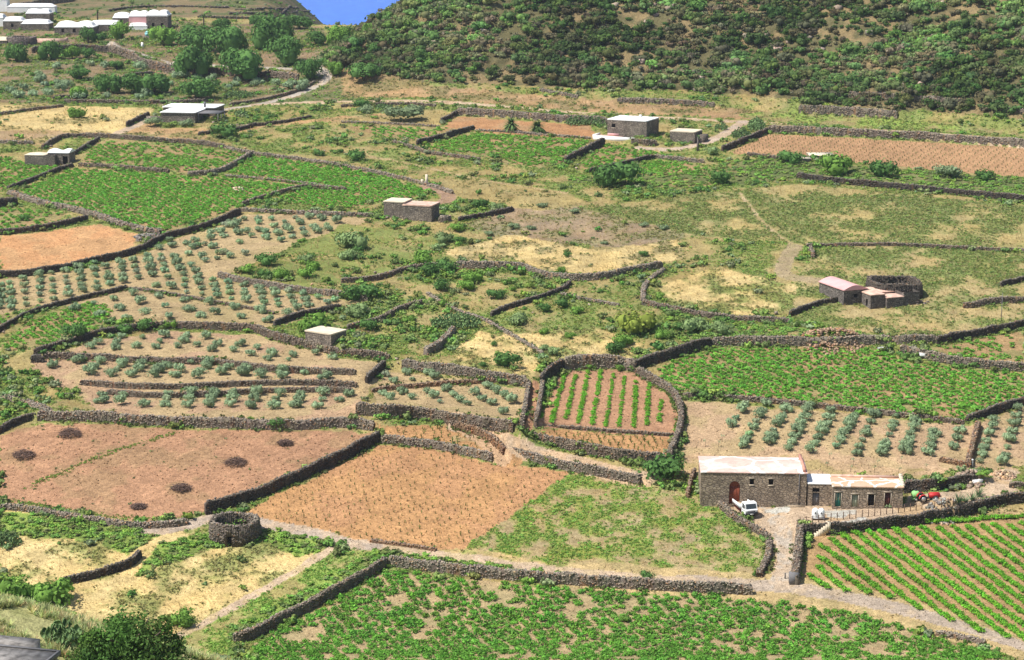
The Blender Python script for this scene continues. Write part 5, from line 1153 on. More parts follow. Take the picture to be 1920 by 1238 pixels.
# --- olives
OT = [bush(300, .95, .17, 11, .78, .54, rag=.16, loose=.3) for _ in range(6)]; ome = [to_mesh("olive_bush", t, M_OLIVE) for t in OT]
def col_(a, b, n, f): return [f(*(np.array(a) + (np.array(b) - a) * k / (n - 1))) for k in range(n)]
full = lambda x, y: (x, y)
OL = []
def olives(lab, grp, pts, w, f=full, dy=3.5): OL.extend([(f(*p)[0], f(*p)[1] + dy, w * rng.choice([rng.uniform(.6, .9), rng.uniform(.9, 1.2)], p=[.22, .78]), lab, grp) for p in pts])
lab = "grey green olive bush in the column planted plot above the farmhouse"
for a, b, n in (((1437,758),(1393,835),8), ((1398,757),(1371,796),4), ((1473,768),(1441,828),7), ((1518,760),(1478,841),8), ((1560,773),(1520,844),7), ((1603,777),(1568,837),7), ((1638,778),(1607,850),7), ((1680,780),(1653,850),7), ((1717,792),(1697,846),6), ((1752,814),(1740,850),4), ((1800,808),(1789,838),3)): olives(lab, "olives above the farmhouse", col_(a, b, n, full), 25)
for a, b, n in (((1863,788),(1837,865),7), ((1910,765),(1880,868),8)): olives("grey green olive bush in the narrow plot at the right edge behind the dark wall", "olives at the right edge", col_(a, b, n, full), 25)
olives("olive bush in the triangular plot above the big terrace wall", "olives of the triangular plot", [(250,905),(295,940),(370,895),(400,930),(485,895),(525,920),(235,1010),(275,1035),(345,1005),(400,1035),(475,1000),(515,1025),(555,1055),(595,990),(635,1020),(670,1050),(710,1070),(750,1010),(790,1040),(845,1065),(825,970),(870,1000),(920,1025),(960,1055),(910,1120)], 22, z5)
olives("olive bush on the lowest long terrace above the ploughed field", "olives of the lowest terrace", [(575,1020),(570,1055),(700,1020),(685,1065),(805,1075),(945,1010),(935,1040),(930,1075),(1075,1005),(1070,1040),(1055,1080),(1205,1015),(1190,1045),(1175,1078),(1310,1015),(1305,1045),(1295,1075),(1440,1010),(1430,1045),(1410,1085),(1575,1015),(1555,1045),(1535,1085),(1690,1015),(1680,1050),(1660,1080),(1815,1015),(1805,1045),(1785,1085),(1910,1050),(1960,1020)], 25, z4)
olives("olive bush on the curved terrace between the reddish wall and stacked walls", "olives of the second terrace", [(440,830),(565,835),(530,865),(505,895),(295,855),(690,850),(655,875),(625,905),(805,855),(775,880),(740,908),(925,860),(890,885),(865,910),(1070,835),(1010,885),(985,910),(1175,840),(1165,860),(1130,890),(1100,915),(1285,870),(1245,895),(1390,870),(1365,900),(1465,915),(1595,890),(1580,915),(1710,895),(1830,890),(1825,920)], 25, z4)
olives("small olive bush on the bare terrace under the hedge covered wall", "olives of the third terrace", [(510,750),(545,725),(680,690),(655,725),(770,745),(650,757),(800,695),(895,720),(925,690),(875,750),(1030,715),(1045,685),(1000,745),(1115,740),(1155,695),(1225,735),(1195,765),(1350,735),(1315,768),(1440,755),(1410,790),(1530,790),(1505,815),(1650,795),(1620,820),(1780,785),(1870,810)], 20, z4)
olives("dark olive bush in the thin planted strip below the long sweeping wall", "olives of the middle strip", [(420,535),(530,505),(640,480),(750,450),(780,500),(890,465),(675,535),(565,565),(715,590),(815,558),(925,520),(950,575),(1035,485),(1060,540),(1130,575),(1175,505),(1215,560),(1315,530),(1355,580),(1465,550),(1505,600),(1615,565)], 23, z4)
big = []
for a, b, n in (((55,390),(65,530),6), ((135,370),(145,512),5), ((220,350),(228,492),5), ((290,335),(303,480),5), ((365,320),(385,455),5), ((440,300),(465,435),5), ((525,280),(545,420),5), ((600,300),(618,395),4), ((680,280),(695,380),4), ((750,265),(775,360),4), ((825,240),(857,345),4), ((905,235),(925,320),4), ((980,245),(1030,340),4), ((1040,375),(1045,440),3), ((1100,325),(1135,450),5), ((1195,370),(1222,465),4), ((1280,385),(1300,475),4), ((1370,400),(1385,490),4), ((1455,415),(1485,505),4), ((1540,430),(1565,515),4), ((1620,435),(1665,530),4), ((1700,450),(1735,515),3), ((1790,470),(1840,500),2), ((10,400),(0,525),5)): big += col_(a, b, n, full)
big += [(880,405),(965,415),(950,360),(1880,485),(0,470)]
olives("silvery olive bush in the long regular rows of the big olive slope", "olives of the big slope", big, 18.5, z4)
olives("silvery olive bush in the crowded upper corner of the big olive slope", "olives of the upper slope", [(895,195),(960,150),(970,180),(1050,165),(1060,225),(1100,150),(1110,180),(1180,115),(1180,140),(1195,185),(1240,100),(1260,125),(1270,65),(1130,245),(1155,265),(1220,250),(1225,220),(1260,220),(1295,240),(1375,225),(1075,290),(1330,50),(1340,110),(1345,160),(1370,30),(1390,100),(1410,125),(1450,30),(1455,50),(1460,90),(1495,100),(1495,135),(1525,30),(1540,70),(1560,110),(1580,150),(1600,45),(1610,75),(1625,100),(1645,130),(1660,20),(1690,50),(1700,85),(1715,115),(1735,20),(1765,75),(1780,100),(1810,30),(1835,60),(1845,90),(1895,45),(1310,70),(1290,45),(1150,170),(1080,190),(1250,215)], 18, z4)
olives("small olive in the hamlet fields", "hamlet olives", [(72,140),(75,152),(85,160),(112,157),(126,164),(115,170),(45,168),(20,172),(35,182),(62,178),(88,175),(95,180),(148,184),(200,182),(262,184),(277,179),(310,155),(330,146),(345,145),(370,146),(320,160),(395,152),(402,160),(440,160),(430,165),(445,153),(465,150),(485,155),(478,160),(520,160),(540,165),(545,158),(570,160),(565,168),(170,122),(195,128),(145,130),(218,124),(262,130),(105,127)], 22, full, 2)
C = cast([(o[0], o[1]) for o in OL]); key = np.array([o[2] for o in OL]); order = np.argsort(-key); mbo = MB(); chosen = order[:296]
for k in chosen:
    o = OL[k]; plant_obj("olive_bush", ome[k % 6], C[k], o[2] / ppm(C[k][1]) / 2 * 1.28, o[3], "olive bush", o[4], rng.uniform(.72, 1.2))
rest = order[296:]; stamp(mbo, OT, C[rest], np.array([OL[k][2] / ppm(C[k][1]) / 2 * 1.28 for k in rest]), tints(len(rest), (.275, .37, .205)))
tag(mbo.build("olive_bushes_far", leaf("olive leaves afar", None, 0, .2)), kind="stuff")
# saplings behind the farmhouse
SB = (1280, 800)
sapm = [to_mesh("sapling_leaves", (lambda v, q: (v * np.array([.5, .5, .6]) + np.array([0, 0, .7]), q))(*bush(16, .9, .35, 4, 0)), M_OLIVE) for _ in range(3)]
stm = MB(); stm.tube((0, 0, -.1), (.05, 0, 1.1), .035, .02, 5); stme = mk_mesh("sapling_stem", np.vstack(stm.v), np.vstack(stm.q), np.vstack(stm.t), np.vstack(stm.c), M_BARK)
for k, (x, y) in enumerate([(890,240),(1015,245),(1035,212),(1145,250),(1160,195),(765,225),(780,172),(905,205),(1290,235),(240,30),(190,110),(210,80),(120,105),(430,150)]):
    p = cast1(*b3(x, y)); t = empty("olive_sapling", p, rng.uniform(0, 6), label="thin staked olive sapling on bare soil behind the farm buildings", cat="sapling", group="saplings behind the farm")
    for nm, me in (("stem", stme), ("crown", sapm[k % 3])): c = bpy.data.objects.new(nm, me); COL.objects.link(c); c.parent = t

# --- single shrubs of the scrub: (photo x, foot y, width px, kind, label)
KCOL = {"d": (.10, .20, .055), "g": (.17, .31, .06), "o": (.23, .32, .13), "y": (.25, .31, .06), "b": (.22, .29, .15)}
SH = []
for (x, y, w, kd, lab) in [
 (930,855,170,"d","large dark round shrub on tan grass left of the ramp corner"), (1575,738,140,"g","broad rounded green shrub above the tall grey wall"), (1540,785,130,"d","dense dark shrub touching the tall grey wall behind the nine row field"),
 (1000,622,150,"o","pale domed shrub right of the prickly pear clump"), (860,475,110,"d","dark green shrub in the middle of the scrub"), (570,432,130,"d","dark shrub straddling the left of the central scrub"), (510,348,140,"d","dark shrub leaning on the winding pale wall"),
 (730,385,140,"g","bright rounded shrub below the winding pale wall"), (150,660,130,"d","dark round shrub beside the wall slanting up from the hut"), (80,585,170,"o","pale green shrub above the short dark wall near the hut"), (1140,765,70,"o","small pale shrub near the collapsed stone line"),
 (1205,795,90,"o","blue grey shrub near the end of the collapsed stone line"), (1660,672,220,"y","wide low yellow green shrub mound in tan grass"), (1805,700,100,"g","green shrub right of the yellow green mound"), (1893,655,95,"d","dark shrub below the overgrown wall by the ruin"),
 (1130,552,95,"d","dark shrub by the thin curving wall"), (1230,528,95,"d","dark tufted shrub right of the thin curving wall"), (375,617,85,"g","small green shrub on straw grass near the hut"), (525,205,75,"o","pale grey shrub in front of the double hut"), (580,165,130,"o","pale domed shrub below the double hut"),
 (665,168,85,"d","dark shrub under the stone pen of the double hut"), (470,278,150,"g","green shrub above the overgrown wall"), (60,190,190,"o","wide pale shrub left of the central scrub"), (640,98,100,"g","green shrub at the corner of the double hut"), (100,218,75,"d","dark shrub below the wide pale shrub"),
 (120,492,210,"d","wide dark shrub above the narrow red terrace edge"), (695,428,110,"g","mid green shrub in the central scrub hollow"), (1140,678,65,"g","small green shrub on the straw slope"), (1235,330,60,"g","lone small shrub on straw above the winding wall"), (860,745,50,"d","tiny dark shrub on straw below the prickly pears"),
 (40,260,130,"o","pale shrub at the left end of the scrub walls"), (590,320,120,"d","shrub behind the curve of the winding wall"), (1330,560,80,"g","green shrub on the tan grass by the low rubble line"), (1280,700,60,"g","small bright shrub under the yellow green mound"), (790,865,60,"d","small dark bush above the triangular plot wall"),
 (1395,872,75,"g","bright bush against the tall grey wall inside the small red field"), (1560,882,65,"g","second bush against the tall grey wall inside the small red field"), (1650,880,80,"g","bush at the upper right corner of the small red field"),
 ]: X, Y = z5(x, y); SH.append((X, Y, w / 2.997, kd, lab))
for (x, y, w, kd, lab) in [(1500,290,150,"d","tall dark bush at the top of the olive slope"), (1715,275,110,"o","pale silvery bush right of the tall dark bush"), (1760,315,95,"g","bright green bush right of the olive slope"), (1395,335,110,"g","green bush at the corner of the wall above the olive slope"), (1490,358,95,"d","dark bush over the wall above the olive slope"), (1585,362,105,"g","round bush over the wall above the olive slope"), (1725,360,120,"g","bush at the right part of the wall above the olive slope"), (1775,665,200,"g","wide green bush behind the small stone hut"),
 (830,650,120,"d","dark hedge clump on the hedge covered wall"), (700,668,110,"d","ivy clump hanging on the left of the hedge covered wall"), (420,700,160,"d","dark hedge at the left end of the olive terraces"), (960,640,90,"g","creeper clump on the middle of the hedge covered wall"), (1560,1210,120,"d","weedy bush on the broken wall above the ploughed field"), (700,1165,60,"g","small green bush at the gap of the broken wall")]:
    X, Y = z4(x, y); SH.append((X, Y, w / 2.997, kd, lab))
for (x, y, w, kd, lab) in [(675,203,36,"d","round dark bush below the hill road"),(901,391,36,"d","dark round bush on bare ground right of the double hut"),(931,394,28,"o","paler bush beside the dark round one right of the double hut"),(598,292,20,"d","small dark shrub in dry grass above the left vineyards"),(670,300,42,"d","spreading dark shrub in dry grass above the left vineyards"),(638,287,14,"d","tiny shrub in dry grass above the left vineyards"),(1162,350,90,"d","broad dark bush mass below the bent wall"),(1350,345,50,"d","dark bush at the start of the scrub strip"),(1334,290,34,"o","pale bush by the drive of the upper right house"),(1480,305,46,"d","dark bush left of the scrub strip"),(1570,325,70,"g","green thicket below the white topped cistern"),(1660,330,60,"d","dark thicket in the scrub strip"),(1770,332,62,"b","grey green mound at the lower edge of the red right field"),(1845,338,40,"d","dark bush at the lower right edge of the red field"),
 (760,228,90,"b","low pale broom shrub in dry grass below the road"),(690,210,40,"b","pale prickly shrub below the hill road"),(270,220,20,"b","grey shrub on the drive of the white roofed house"),(290,237,42,"b","blue grey shrub in front of the white roofed house"),(352,237,34,"b","pale shrub at the front wall of the white roofed house"),(420,258,60,"d","dark bush in front of the pergola garden"),(145,220,36,"g","lone green fig bush in the dry straw field"),(45,413,20,"d","dark bush on the wall block at the left edge"),
 (1017,388,26,"b","grey shrub in the rough meadow"),(1080,400,26,"b","grey thorn bush right in the rough meadow"),(960,428,30,"b","grey green shrub at the upper edge of the brown grass"),(997,430,22,"b","small shrub at the upper edge of the brown grass"),(915,442,26,"b","grey shrub on the brown grass left"),(1210,425,24,"b","grey shrub on the brown grass right"),(1245,430,28,"b","bluish shrub near the right end of the brown grass"),(1065,482,20,"d","small dark shrub low on the brown grass"),(1205,480,20,"d","dark tuft low on the brown grass"),(1132,458,18,"b","small grey shrub in the brown grass"),
 (1250,900,92,"d","dense dark fig tree beside the farm track and farmhouse"),(1213,1084,30,"d","dark tuft on the road verge above the nearest vineyard"),(1170,1165,26,"g","leafy weed at the corner of the nearest vineyard wall"),(410,1240,44,"b","silvery round shrub at the bottom edge below the green bank"),(533,1180,24,"g","vine bush leaning on the sloping wall"),(1305,625,60,"o","pale round bush below the overgrown wall"),(1355,625,50,"o","silver bush on the scrub strip near the ruin"),
 (345,1170,60,"g","low bramble bush by the footpath near the dry field"),(100,1135,90,"g","bramble mass at the left of the dry field"),(30,1120,70,"g","bramble bush at the left edge below the sloping wall")]: SH.append((x, y, w, kd, lab))
CT = {k: [to_mesh("shrub", bush(420, .78, .15, 13, .84, .58, rag=.13, loose=.3), M_LEAF, KCOL[k]) for _ in range(3)] for k in KCOL}
SC = cast([(s[0], s[1]) for s in SH])
for k, s in enumerate(SH): plant_obj("shrub", CT[s[3]][k % 3], SC[k], s[2] / ppm(SC[k][1]) / 2 * 1.22, s[4], "shrub", "single shrubs of the scrubland", rng.uniform(.85, 1.1) if s[3] != 'b' else rng.uniform(.6, .8))
# --- trees with trunks
def tree(px, py, wpx, hpx, label, kd="d", cat="tree", name="carob_tree", n=1500, lf=.125, group=None):
    p = cast1(px, py); r = wpx / ppm(p[1]) / 2 * 1.38; h = hpx / ppm(p[1]) * 1.12; t = empty(name, p, label=label, cat=cat, group=group)
    mb = MB(); mb.tube((0, 0, -.5), (.1, 0, h * .45), max(.2, r * .09), max(.12, r * .06), 8)
    for k in range(4): a = k * 1.6 + .4; mb.tube((.1, 0, h * .3), (math.cos(a) * r * .5, math.sin(a) * r * .5, h * .6), r * .05, r * .025, 6)
    mb.build("trunk", M_BARK, t)
    v, q = bush(n, 1.0, lf, 18, .92, .6, rag=.12, loose=.3); v = v * np.array([r, r, h * .93]); v[:, 2] += h * .07
    me = mk_mesh("crown", v, q, np.zeros((0, 3), int), np.tile(KCOL[kd], (len(v), 1)), M_LEAF); link_mesh("crown", me, t)
z1 = lambda x, y: (x / 2.997, y / 2.997); zg = lambda x, y: (320 + x / 4.364, y / 4.364)
for (x, y, w, h, lab) in [(190,635,260,210,"round carob tree overhanging the village road wall left"), (580,655,350,215,"wide carob tree overhanging the village road wall right"), (1130,660,175,160,"single round tree at the road bend under the hill"), (210,810,290,150,"large dark carob behind the white roofed house"), (220,420,290,170,"dark carob above the village road at left"), (450,480,300,230,"dark carob above the village road in the centre"), (840,400,290,230,"biggest dark carob near the sea gap"), (930,530,270,190,"dark spreading carob above the road near the bend"), (1370,400,190,150,"green carob right of the path under the sea gap"), (700,225,110,75,"small dark tree on the skyline of the sea gap"), (410,250,130,90,"rounded tree above the middle carobs"), (1340,620,110,90,"small green tree by the pole under the hill"), (1580,650,230,110,"bushy dark tree on the hill foot above the road"), (1680,440,130,80,"round dark tree low on the hill shoulder"), (1050,235,190,90,"dark bush tree on rocks by the sea gap"), (1190,375,160,100,"dark tree above the path by the sea gap"), (150,300,120,80,"small dark tree near the palm above the carobs")]:
    X, Y = zg(x, y); tree(X, Y, w / 4.364, h / 4.364, lab, "g" if "green" in lab else "d")
for (x, y, w, h, lab) in [(610,525,130,95,"round dark carob left of the pair below the hamlet"), (760,525,150,100,"left carob of the close pair below the hamlet"), (870,530,150,100,"right carob of the close pair below the hamlet"), (495,240,90,70,"dark bushy tree in front of the long white hamlet house"), (575,240,60,50,"small dark tree in front of the long white hamlet house"), (690,225,110,85,"bright bushy tree at the corner of the hamlet road"), (915,255,130,90,"green tree right of the cyan tank"), (285,335,110,90,"dark tree under the hamlet retaining wall"), (90,345,120,80,"dark bush tree below the round garden at upper left"), (405,330,80,60,"green tree under the hamlet lane"), (485,330,80,50,"small dark tree under the hamlet lane"), (440,450,120,55,"low dark tree on the terraces below the hamlet"), (655,388,75,40,"small round tree on the terraces below the road wall"), (440,400,60,32,"tiny round tree on the terraces below the hamlet"), (440,555,90,60,"green olive tree by the dark bend of wall"), (1440,150,80,55,"dark tree on the skyline right of the palm")]:
    X, Y = z1(x, y); tree(X, Y, w / 2.997, h / 2.997, lab, "g" if "green" in lab or "bright" in lab else "d", n=800, lf=.15)
# big leafy tree on the near bank
p = on_plane(243, 1262, CAM_Z - 57); t = empty("evergreen_tree", p, label="big dark leafy tree rising from the bottom edge on the near bank", cat="tree")
mb = MB(); mb.tube((0, 0, -9), (.1, 0, 3), .32, .2, 10)
for k in range(6): a = k * 1.05; mb.tube((.1, 0, 1.2 + .2 * k), (math.cos(a) * 2.4, math.sin(a) * 2.4, 3.2 + .3 * (k % 3)), .13, .05, 7)
mb.build("trunk", M_BARK, t)
mb = MB(); S = F_PX / p[1]
for (x, y, r) in [(243,1190,46),(205,1215,40),(290,1210,42),(170,1235,40),(320,1245,42),(240,1240,60),(160,1262,45),(340,1272,45),(215,1172,22),(262,1176,24),(300,1182,22),(155,1208,20),(175,1200,20),(330,1208,20),(243,1168,18),(190,1190,24)]:
    r_ = r / S; c = np.array([(x - 243) / S, rng.uniform(-1.2, 1.2), (1262 - y) / S])
    for _ in range(3):
        n = int(380 * (r / 40) ** 2) + 60; d = rng.normal(size=(n, 3)); d /= np.linalg.norm(d, axis=1)[:, None]; off = rng.normal(size=3) * r_ * .35
        v, q = quads_at(c + off + d * r_ * rng.uniform(.5, .95, (n, 1)), d + rng.normal(size=(n, 3)) * .7, rng.uniform(.2, .38, n), .55); mb.add(v, q, c=tints(1, (.10, .19, .045), .15)[0])
mb.build("crown", M_LEAF, t)
# --- palms, agaves, cactus
def blades(n, L, w, arch, up, seg=4):
    V, Q = [], []
    for k in range(n):
        a = rng.uniform(0, 6.28); e = rng.uniform(*up); d = np.array([math.cos(a), math.sin(a), 0]); s = np.array([-math.sin(a), math.cos(a), 0]); l = L * rng.uniform(.75, 1.1); o = len(V)
        for j in range(seg + 1):
            f = j / seg; p = d * l * f * math.cos(e) + np.array([0, 0, l * (f * math.sin(e) - arch * f * f)]); ww = w * (1 - f * .85) * (0.6 + .8 * min(1, f * 3) if f < .34 else 1)
            V += [p - s * ww, p + s * ww]
        for j in range(seg): Q.append([o + 2 * j, o + 2 * j + 1, o + 2 * j + 3, o + 2 * j + 2])
    return np.array(V), np.array(Q)
M_PALM = leaf("palm fronds", (.13, .21, .07), .15, .2); M_AGAVE = leaf("agave leaves", (.14, .20, .10), .15, .05)
def palm(px, py, hpx, label, fr, L, group=None):
    p = cast1(px, py); h = hpx / ppm(p[1]); t = empty("palm_tree", p, label=label, cat="palm", group=group); mb = MB(); mb.tube((0, 0, -.3), (.1, 0, h), .28, .22, 8); mb.build("trunk", M_BARK, t)
    mb = MB(); v, q = blades(fr, L, .16 if fr < 100 else .30, .42, (-.3, 1.3) if fr < 100 else (-.7, 1.4)); v = v + np.array([.1, 0, h]); mb.add(v, q)
    for k in range(fr * 3): pass
    mb.build("crown", M_PALM, t)
palm(382, 52, 20, "tall feathery date palm above the carob trees", 60, 2.8); palm(1308, 283, 26, "slim palm in front of the white roofed annexe", 20, 1.0); palm(183, 38, 15, "small palm behind the long white hamlet house", 30, 2.2)
palm(957, 246, 13, "left of the two bushy fan palms by the bare red plot", 190, 2.7, "fan palms by the bare red plot"); palm(1007, 249, 11, "right of the two bushy fan palms by the bare red plot", 190, 2.8, "fan palms by the bare red plot")
for x, y, L, lab in ((1797, 944, 2.2, "spiky palm nearest the yard fence"), (1822, 939, 1.9, "middle spiky palm on the verge above the dark bending wall"), (1834, 932, 2.2, "upper spiky palm on the verge above the dark bending wall"), (1811, 942, 1.4, "small spiky palm between two larger ones on the verge")):
    p = cast1(x, y); plant_obj("spiky_palm", mk_mesh("spiky_palm", *blades(26, L, .09, .18, (.5, 1.35)), np.zeros((0, 3), int), None, M_AGAVE), p, 1.0, lab, "palm", "spiky palms on the verge")
def cactus(n, rx, ry, h):
    mb = MB(); a = np.arange(8) * math.pi / 4
    for k in range(n):
        t = rng.uniform(0, 6.28); q = math.sqrt(rng.random()); c = np.array([q * rx * math.cos(t), q * ry * math.sin(t), rng.uniform(.1, 1) * h * (1 - .6 * q * q)]); b = rng.uniform(0, 6.28); u = np.array([math.cos(b), math.sin(b), 0]); tl = rng.uniform(-.5, .5); w = np.array([-math.sin(b) * tl, math.cos(b) * tl, 1]); w /= np.linalg.norm(w); nn = np.cross(u, w) * .035
        r_ = rng.uniform(.2, .32); ring = c + (np.cos(a)[:, None] * u * .75 + np.sin(a)[:, None] * w) * r_
        V = np.vstack([ring + nn, ring - nn]); i = np.arange(8); j = (i + 1) % 8
        mb.add(V, np.vstack([np.stack([i, j, j + 8, i + 8], 1), [[0, 1, 2, 3], [0, 3, 4, 7], [4, 5, 6, 7], [11, 10, 9, 8], [15, 12, 11, 8], [15, 14, 13, 12]]]))
    return mb
for x, y, rx, ry, h, n, lab in ((855, 612, 4.6, 2.4, 2.6, 420, "big pale prickly pear clump in the central scrub"), (1418, 243, 2.2, 4.2, 3.2, 420, "bright prickly pear hedge at the top of the dark slanting wall"), (1390, 258, 2.4, 3.6, 2.6, 280, "lower prickly pear hedge beside the drive of the upper right house"), (1082, 234, 3.2, 2.0, 2.4, 200, "left dark prickly pear mass by the road wall"), (1115, 234, 3.0, 2.0, 2.2, 190, "right dark prickly pear mass by the road wall"), (450, 182, 4.5, 2.5, 2.2, 220, "prickly pear thicket beside the big carob"), (1352, 243, 1.6, 1.5, 1.9, 90, "single prickly pear by the drive bend"), (455, 218, 2.2, 1.5, 1.9, 110, "prickly pear right of the white roofed house"), (12, 1020, 2.2, 1.4, 1.9, 170, "dark prickly pear at the left edge on the green bank"), (720, 205, 2.4, 1.5, 1.6, 110, "pale prickly pear under the hill road wall"), (118, 1205, 1.6, 1.0, 1.8, 120, "bluish prickly pear beside the big leafy tree")):
    o = cactus(n, rx, ry, h).build("prickly_pear", M_CACTUS); o.location = cast1(x, y); tag(o, lab, "prickly pear", "prickly pear clumps")
# green bush inside the round garden
o = plant_obj("shrub", CT["g"][0], GARDEN + np.array([0, -.2, .5]), 2.6, "bright green bush filling the round stone garden", "shrub", zs=.75)

# --- uncountable growth: herbs, dry grass, scrub, maquis on the hill, rocks
jj, ii_ = np.meshgrid(np.arange(nj - 1), np.arange(ni - 1), indexing='ij'); ok = (GYY[:-1, :-1] > 225) & (np.abs(GA[:-1])[None, :] < 1.01)
def pick(prob):
    m = ok & (rng.random(ok.shape) < prob); j, i = np.where(m); n = len(j); fx, fy = rng.random(n), rng.random(n)
    x = GX[j, i] * (1 - fx) + GX[j, i + 1] * fx; y = GY[j] * (1 - fy) + GY[j + 1] * fy; return np.stack([x, y, ground(x, y)], 1), j, i
VG_ = veg_green[:-1, :-1]; VK = veg[:-1, :-1]
HT = [bush(12, .7, .6, 4, 0, .7, rag=.4) for _ in range(6)]
M_HERB = leaf("green herbs", None, 0, .3)
p, j, i = pick(np.where((VK == 2), .6 * VG_ , 0) + np.where((VK == 1) | (VK == 3), .5 * VG_, 0)); k2 = VK[j, i]
mb = MB(); tt_ = tints(len(p), (.25, .34, .085), .3, .18); tt_[k2 == 3] = tints((k2 == 3).sum(), (.27, .27, .10), .25); tt_[k2 == 7] = tints((k2 == 7).sum(), (.33, .33, .15), .25); tt_[k2 == 2] = tints((k2 == 2).sum(), (.23, .38, .08), .3)
far_ = (k2 == 2) & (p[:, 1] > 330); tt_[far_] = tints(far_.sum(), [(.24, .30, .09), (.20, .28, .075), (.28, .30, .11)], .25)
stamp(mb, HT, p, rng.uniform(.18, .45, len(p)) * (1 + (GY[j] - 280) / 500), tt_, rng.uniform(.5, 1.1, len(p))); tag(mb.build("meadow_herbs", M_HERB), kind="stuff"); print("herbs", len(p))
def tuft():
    v, q = blades(7, .5, .03, .15, (.7, 1.5), 1); return v, q
GT = [tuft() for _ in range(6)]
p, j, i = pick(np.where((VK == 3) | (VK == 1) | (VK == 2), .13 * (1 - VG_), 0) + np.where(VK == 2, .05, 0)); mb = MB()
stamp(mb, GT, p, rng.uniform(.6, 1.2, len(p)) * (1 + (GY[j] - 280) / 350), tints(len(p), (.52, .40, .19), .2, .06)); tag(mb.build("dry_grass", leaf("dry grass", None, 0, .35)), kind="stuff"); print("grass", len(p))
SCT = [bush(34, .75, .42, 6, .7, .55, rag=.3) for _ in range(8)]
PAL = [(.13, .24, .065), (.17, .31, .07), (.21, .28, .085), (.24, .30, .14), (.16, .22, .07), (.23, .34, .075)]
clump = fnoise(GX, GYY, 9, 300, 3)[:-1, :-1]
p, j, i = pick(np.where(VK == 1, .10 * VG_ * smooth01((clump - .38) / .16), 0) + np.where(VK == 3, .0022, 0) + np.where(VK == 8, .16, 0) + np.where(VK == 5, .05 * VG_, 0)); mb = MB()
szz = rng.uniform(.45, 1.35, len(p)) ** 1.3; tt_ = tints(len(p), PAL, .2); k8 = VK[j, i] == 8; szz[k8] = rng.uniform(.4, .95, k8.sum()); tt_[k8] = tints(k8.sum(), [(.22, .37, .075), (.18, .30, .07), (.26, .41, .085), (.20, .25, .09)], .2)
stamp(mb, SCT, p, szz, tt_, np.where(k8, .75, 1.0)); tag(mb.build("scrub", leaf("scrub leaves", None, 0, .2)), kind="stuff"); print("scrub", len(p))
HG = [bush(70, .75, .28, 9, .82, .6, rag=.2, loose=.35) for _ in range(8)]
HP = [(.10, .20, .055), (.125, .25, .06), (.17, .31, .07), (.17, .22, .085), (.19, .165, .10), (.22, .20, .12), (.105, .21, .065), (.20, .23, .09), (.12, .23, .06), (.15, .27, .065)]
HP = [tuple(1.02 * (x * .66 + .3 * y) for x, y in zip(c, (.14, .15, .07))) for c in HP]
p, j, i = pick(np.where(VK == 4, .24 * (.35 + .65 * smooth01((fnoise(GX, GYY, 14, 310, 3)[:-1, :-1] - .36) / .14)), 0)); mb = MB()
tt_ = tints(len(p), HP, .22); big_ = fnoise(p[:, 0], p[:, 1], 26, 350, 3); tt_ *= (.62 + .8 * smooth01((big_ - .3) / .4))[:, None]; dry = (fnoise(p[:, 0], p[:, 1], 18, 360, 2) > .60) & (rng.random(len(p)) < .6); tt_[dry] = tints(dry.sum(), [(.24, .20, .12), (.27, .24, .13), (.22, .22, .11)], .2); szh = np.clip(rng.lognormal(.45, .42, len(p)), .55, 3.6); szh[dry] *= .6; stamp(mb, HG, p, szh, tt_); tag(mb.build("hill_maquis", leaf("maquis leaves", None, 0, .35)), kind="stuff"); print("maquis", len(p))
p, j, i = pick(np.where(VK == 4, .011 * smooth01((fnoise(GX, GYY, 16, 320, 3)[:-1, :-1] - .55) / .08), 0) + np.where((VK == 1), .0006, 0)); mb = MB()
put_stones(mb, p + np.array([0, 0, .2]), rng.uniform(.6, 2.3, len(p)) * np.where(VK[j, i] == 4, 1, .3), stone_tint((.33, .26, .2), len(p))); tag(mb.build("hill_rocks", M_STONE), kind="stuff"); print("rocks", len(p))
# tall pale grass of the near bank
n = 15000; x = rng.uniform(-52, -16, n); y = rng.uniform(118, 178, n); p = np.stack([x, y, ground(x, y)], 1); m = (fnoise(x, y, 6, 340, 2) > .33); p = p[m]
BT = [blades(16, .95, .045, .25, (.7, 1.5), 2) for _ in range(6)]; mb = MB(); stamp(mb, BT, p, rng.uniform(.6, 1.25, len(p)) * np.where((p[:, 1] < 147) & (p[:, 0] < -25), .4, 1), tints(len(p), [(.50, .52, .25), (.42, .48, .21), (.60, .52, .27), (.36, .44, .18)], .2)); tag(mb.build("bank_grass", leaf("bank grass", None, 0, .35)), kind="stuff")
# clods and small stones of the bare soils
p, j, i = pick(np.where((VK == 0) | (VK == 6), .07, .01)); p = p[GY[j] < 560]; j2 = j[GY[j] < 560]; i2 = i[GY[j] < 560]; mb = MB()
put_stones(mb, p + np.array([0, 0, .02]), rng.uniform(.10, .26, len(p)), gcol[j2, i2] * rng.uniform(.82, 1.25, (len(p), 1))); tag(mb.build("soil_clods", M_STONE), kind="stuff")
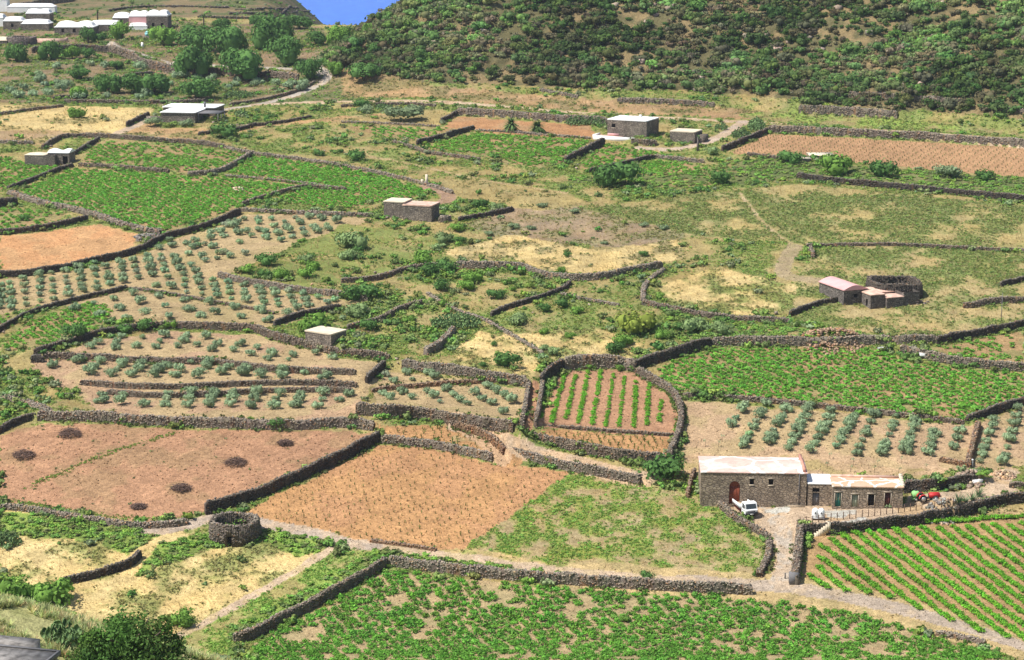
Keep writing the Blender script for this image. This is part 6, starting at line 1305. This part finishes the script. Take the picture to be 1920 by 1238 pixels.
# lines of weeds left between furrows, weeds along wall feet
mb = MB()
for pts, n in (([b3(0,0)] * 0 or [(75,905),(150,872),(240,838),(335,811)], 150), ([(50,915),(120,885),(190,852),(225,842)], 70), ([(0,938),(60,945),(130,958),(200,968),(290,975)], 220)):
    P = cast(dens(pts, 6)); P, _ = resample(P, .2); P = P[rng.integers(0, len(P), n)]; P[:, :2] += rng.normal(size=(n, 2)) * .35; P[:, 2] = ground(P[:, 0], P[:, 1]); stamp(mb, HT, P, rng.uniform(.15, .36, n), tints(n, (.22, .33, .07)))
P = in_poly_grid(PLOUGH, 2.2, .5); P = P[rng.random(len(P)) < .28]; stamp(mb, HT, P, rng.uniform(.15, .45, len(P)), tints(len(P), (.15, .21, .08)))
for wi, Pw, nrm, zf in _wall_geo:
    n = int(len(Pw) * .8); k = rng.integers(0, len(Pw), n); side = np.where(rng.random(n) < .6, -1, 1); q = Pw[k] + nrm[k] * (side * (WALLS[wi][2] * .55 + rng.uniform(.1, .6, n)))[:, None]
    m = (fnoise(q[:, 0], q[:, 1], 8, 330, 2) > .50) & ('tractor' not in WALLS[wi][0]) & ('under the fence' not in WALLS[wi][0]); q = q[m]; stamp(mb, HT, np.column_stack([q, ground(q[:, 0], q[:, 1])]), rng.uniform(.35, .8, len(q)), tints(len(q), [(.12, .2, .05), (.16, .19, .07)]))
tag(mb.build("wall_foot_weeds", M_HERB), kind="stuff")
print("objects", len(bpy.data.objects), "faces", sum(len(m.polygons) for m in bpy.data.meshes))
# ---------------------------------------------------------------- sea air
hz = MB(); z0, z1 = -6.0, CAM_Z + 60
hz.box((0, 3000, (z0 + z1) / 2), (5000, 8000, z1 - z0))
hm_, hn, hl = new_mat("sea haze"); vol = nd(hn, "ShaderNodeVolumePrincipled"); vol.inputs["Color"].default_value = (.80, .88, 1, 1); vol.inputs["Density"].default_value = .00009; vol.inputs["Anisotropy"].default_value = .3
ho = nd(hn, "ShaderNodeOutputMaterial"); hl.new(vol.outputs[0], ho.inputs["Volume"])
tag(hz.build("haze", hm_), kind="stuff")
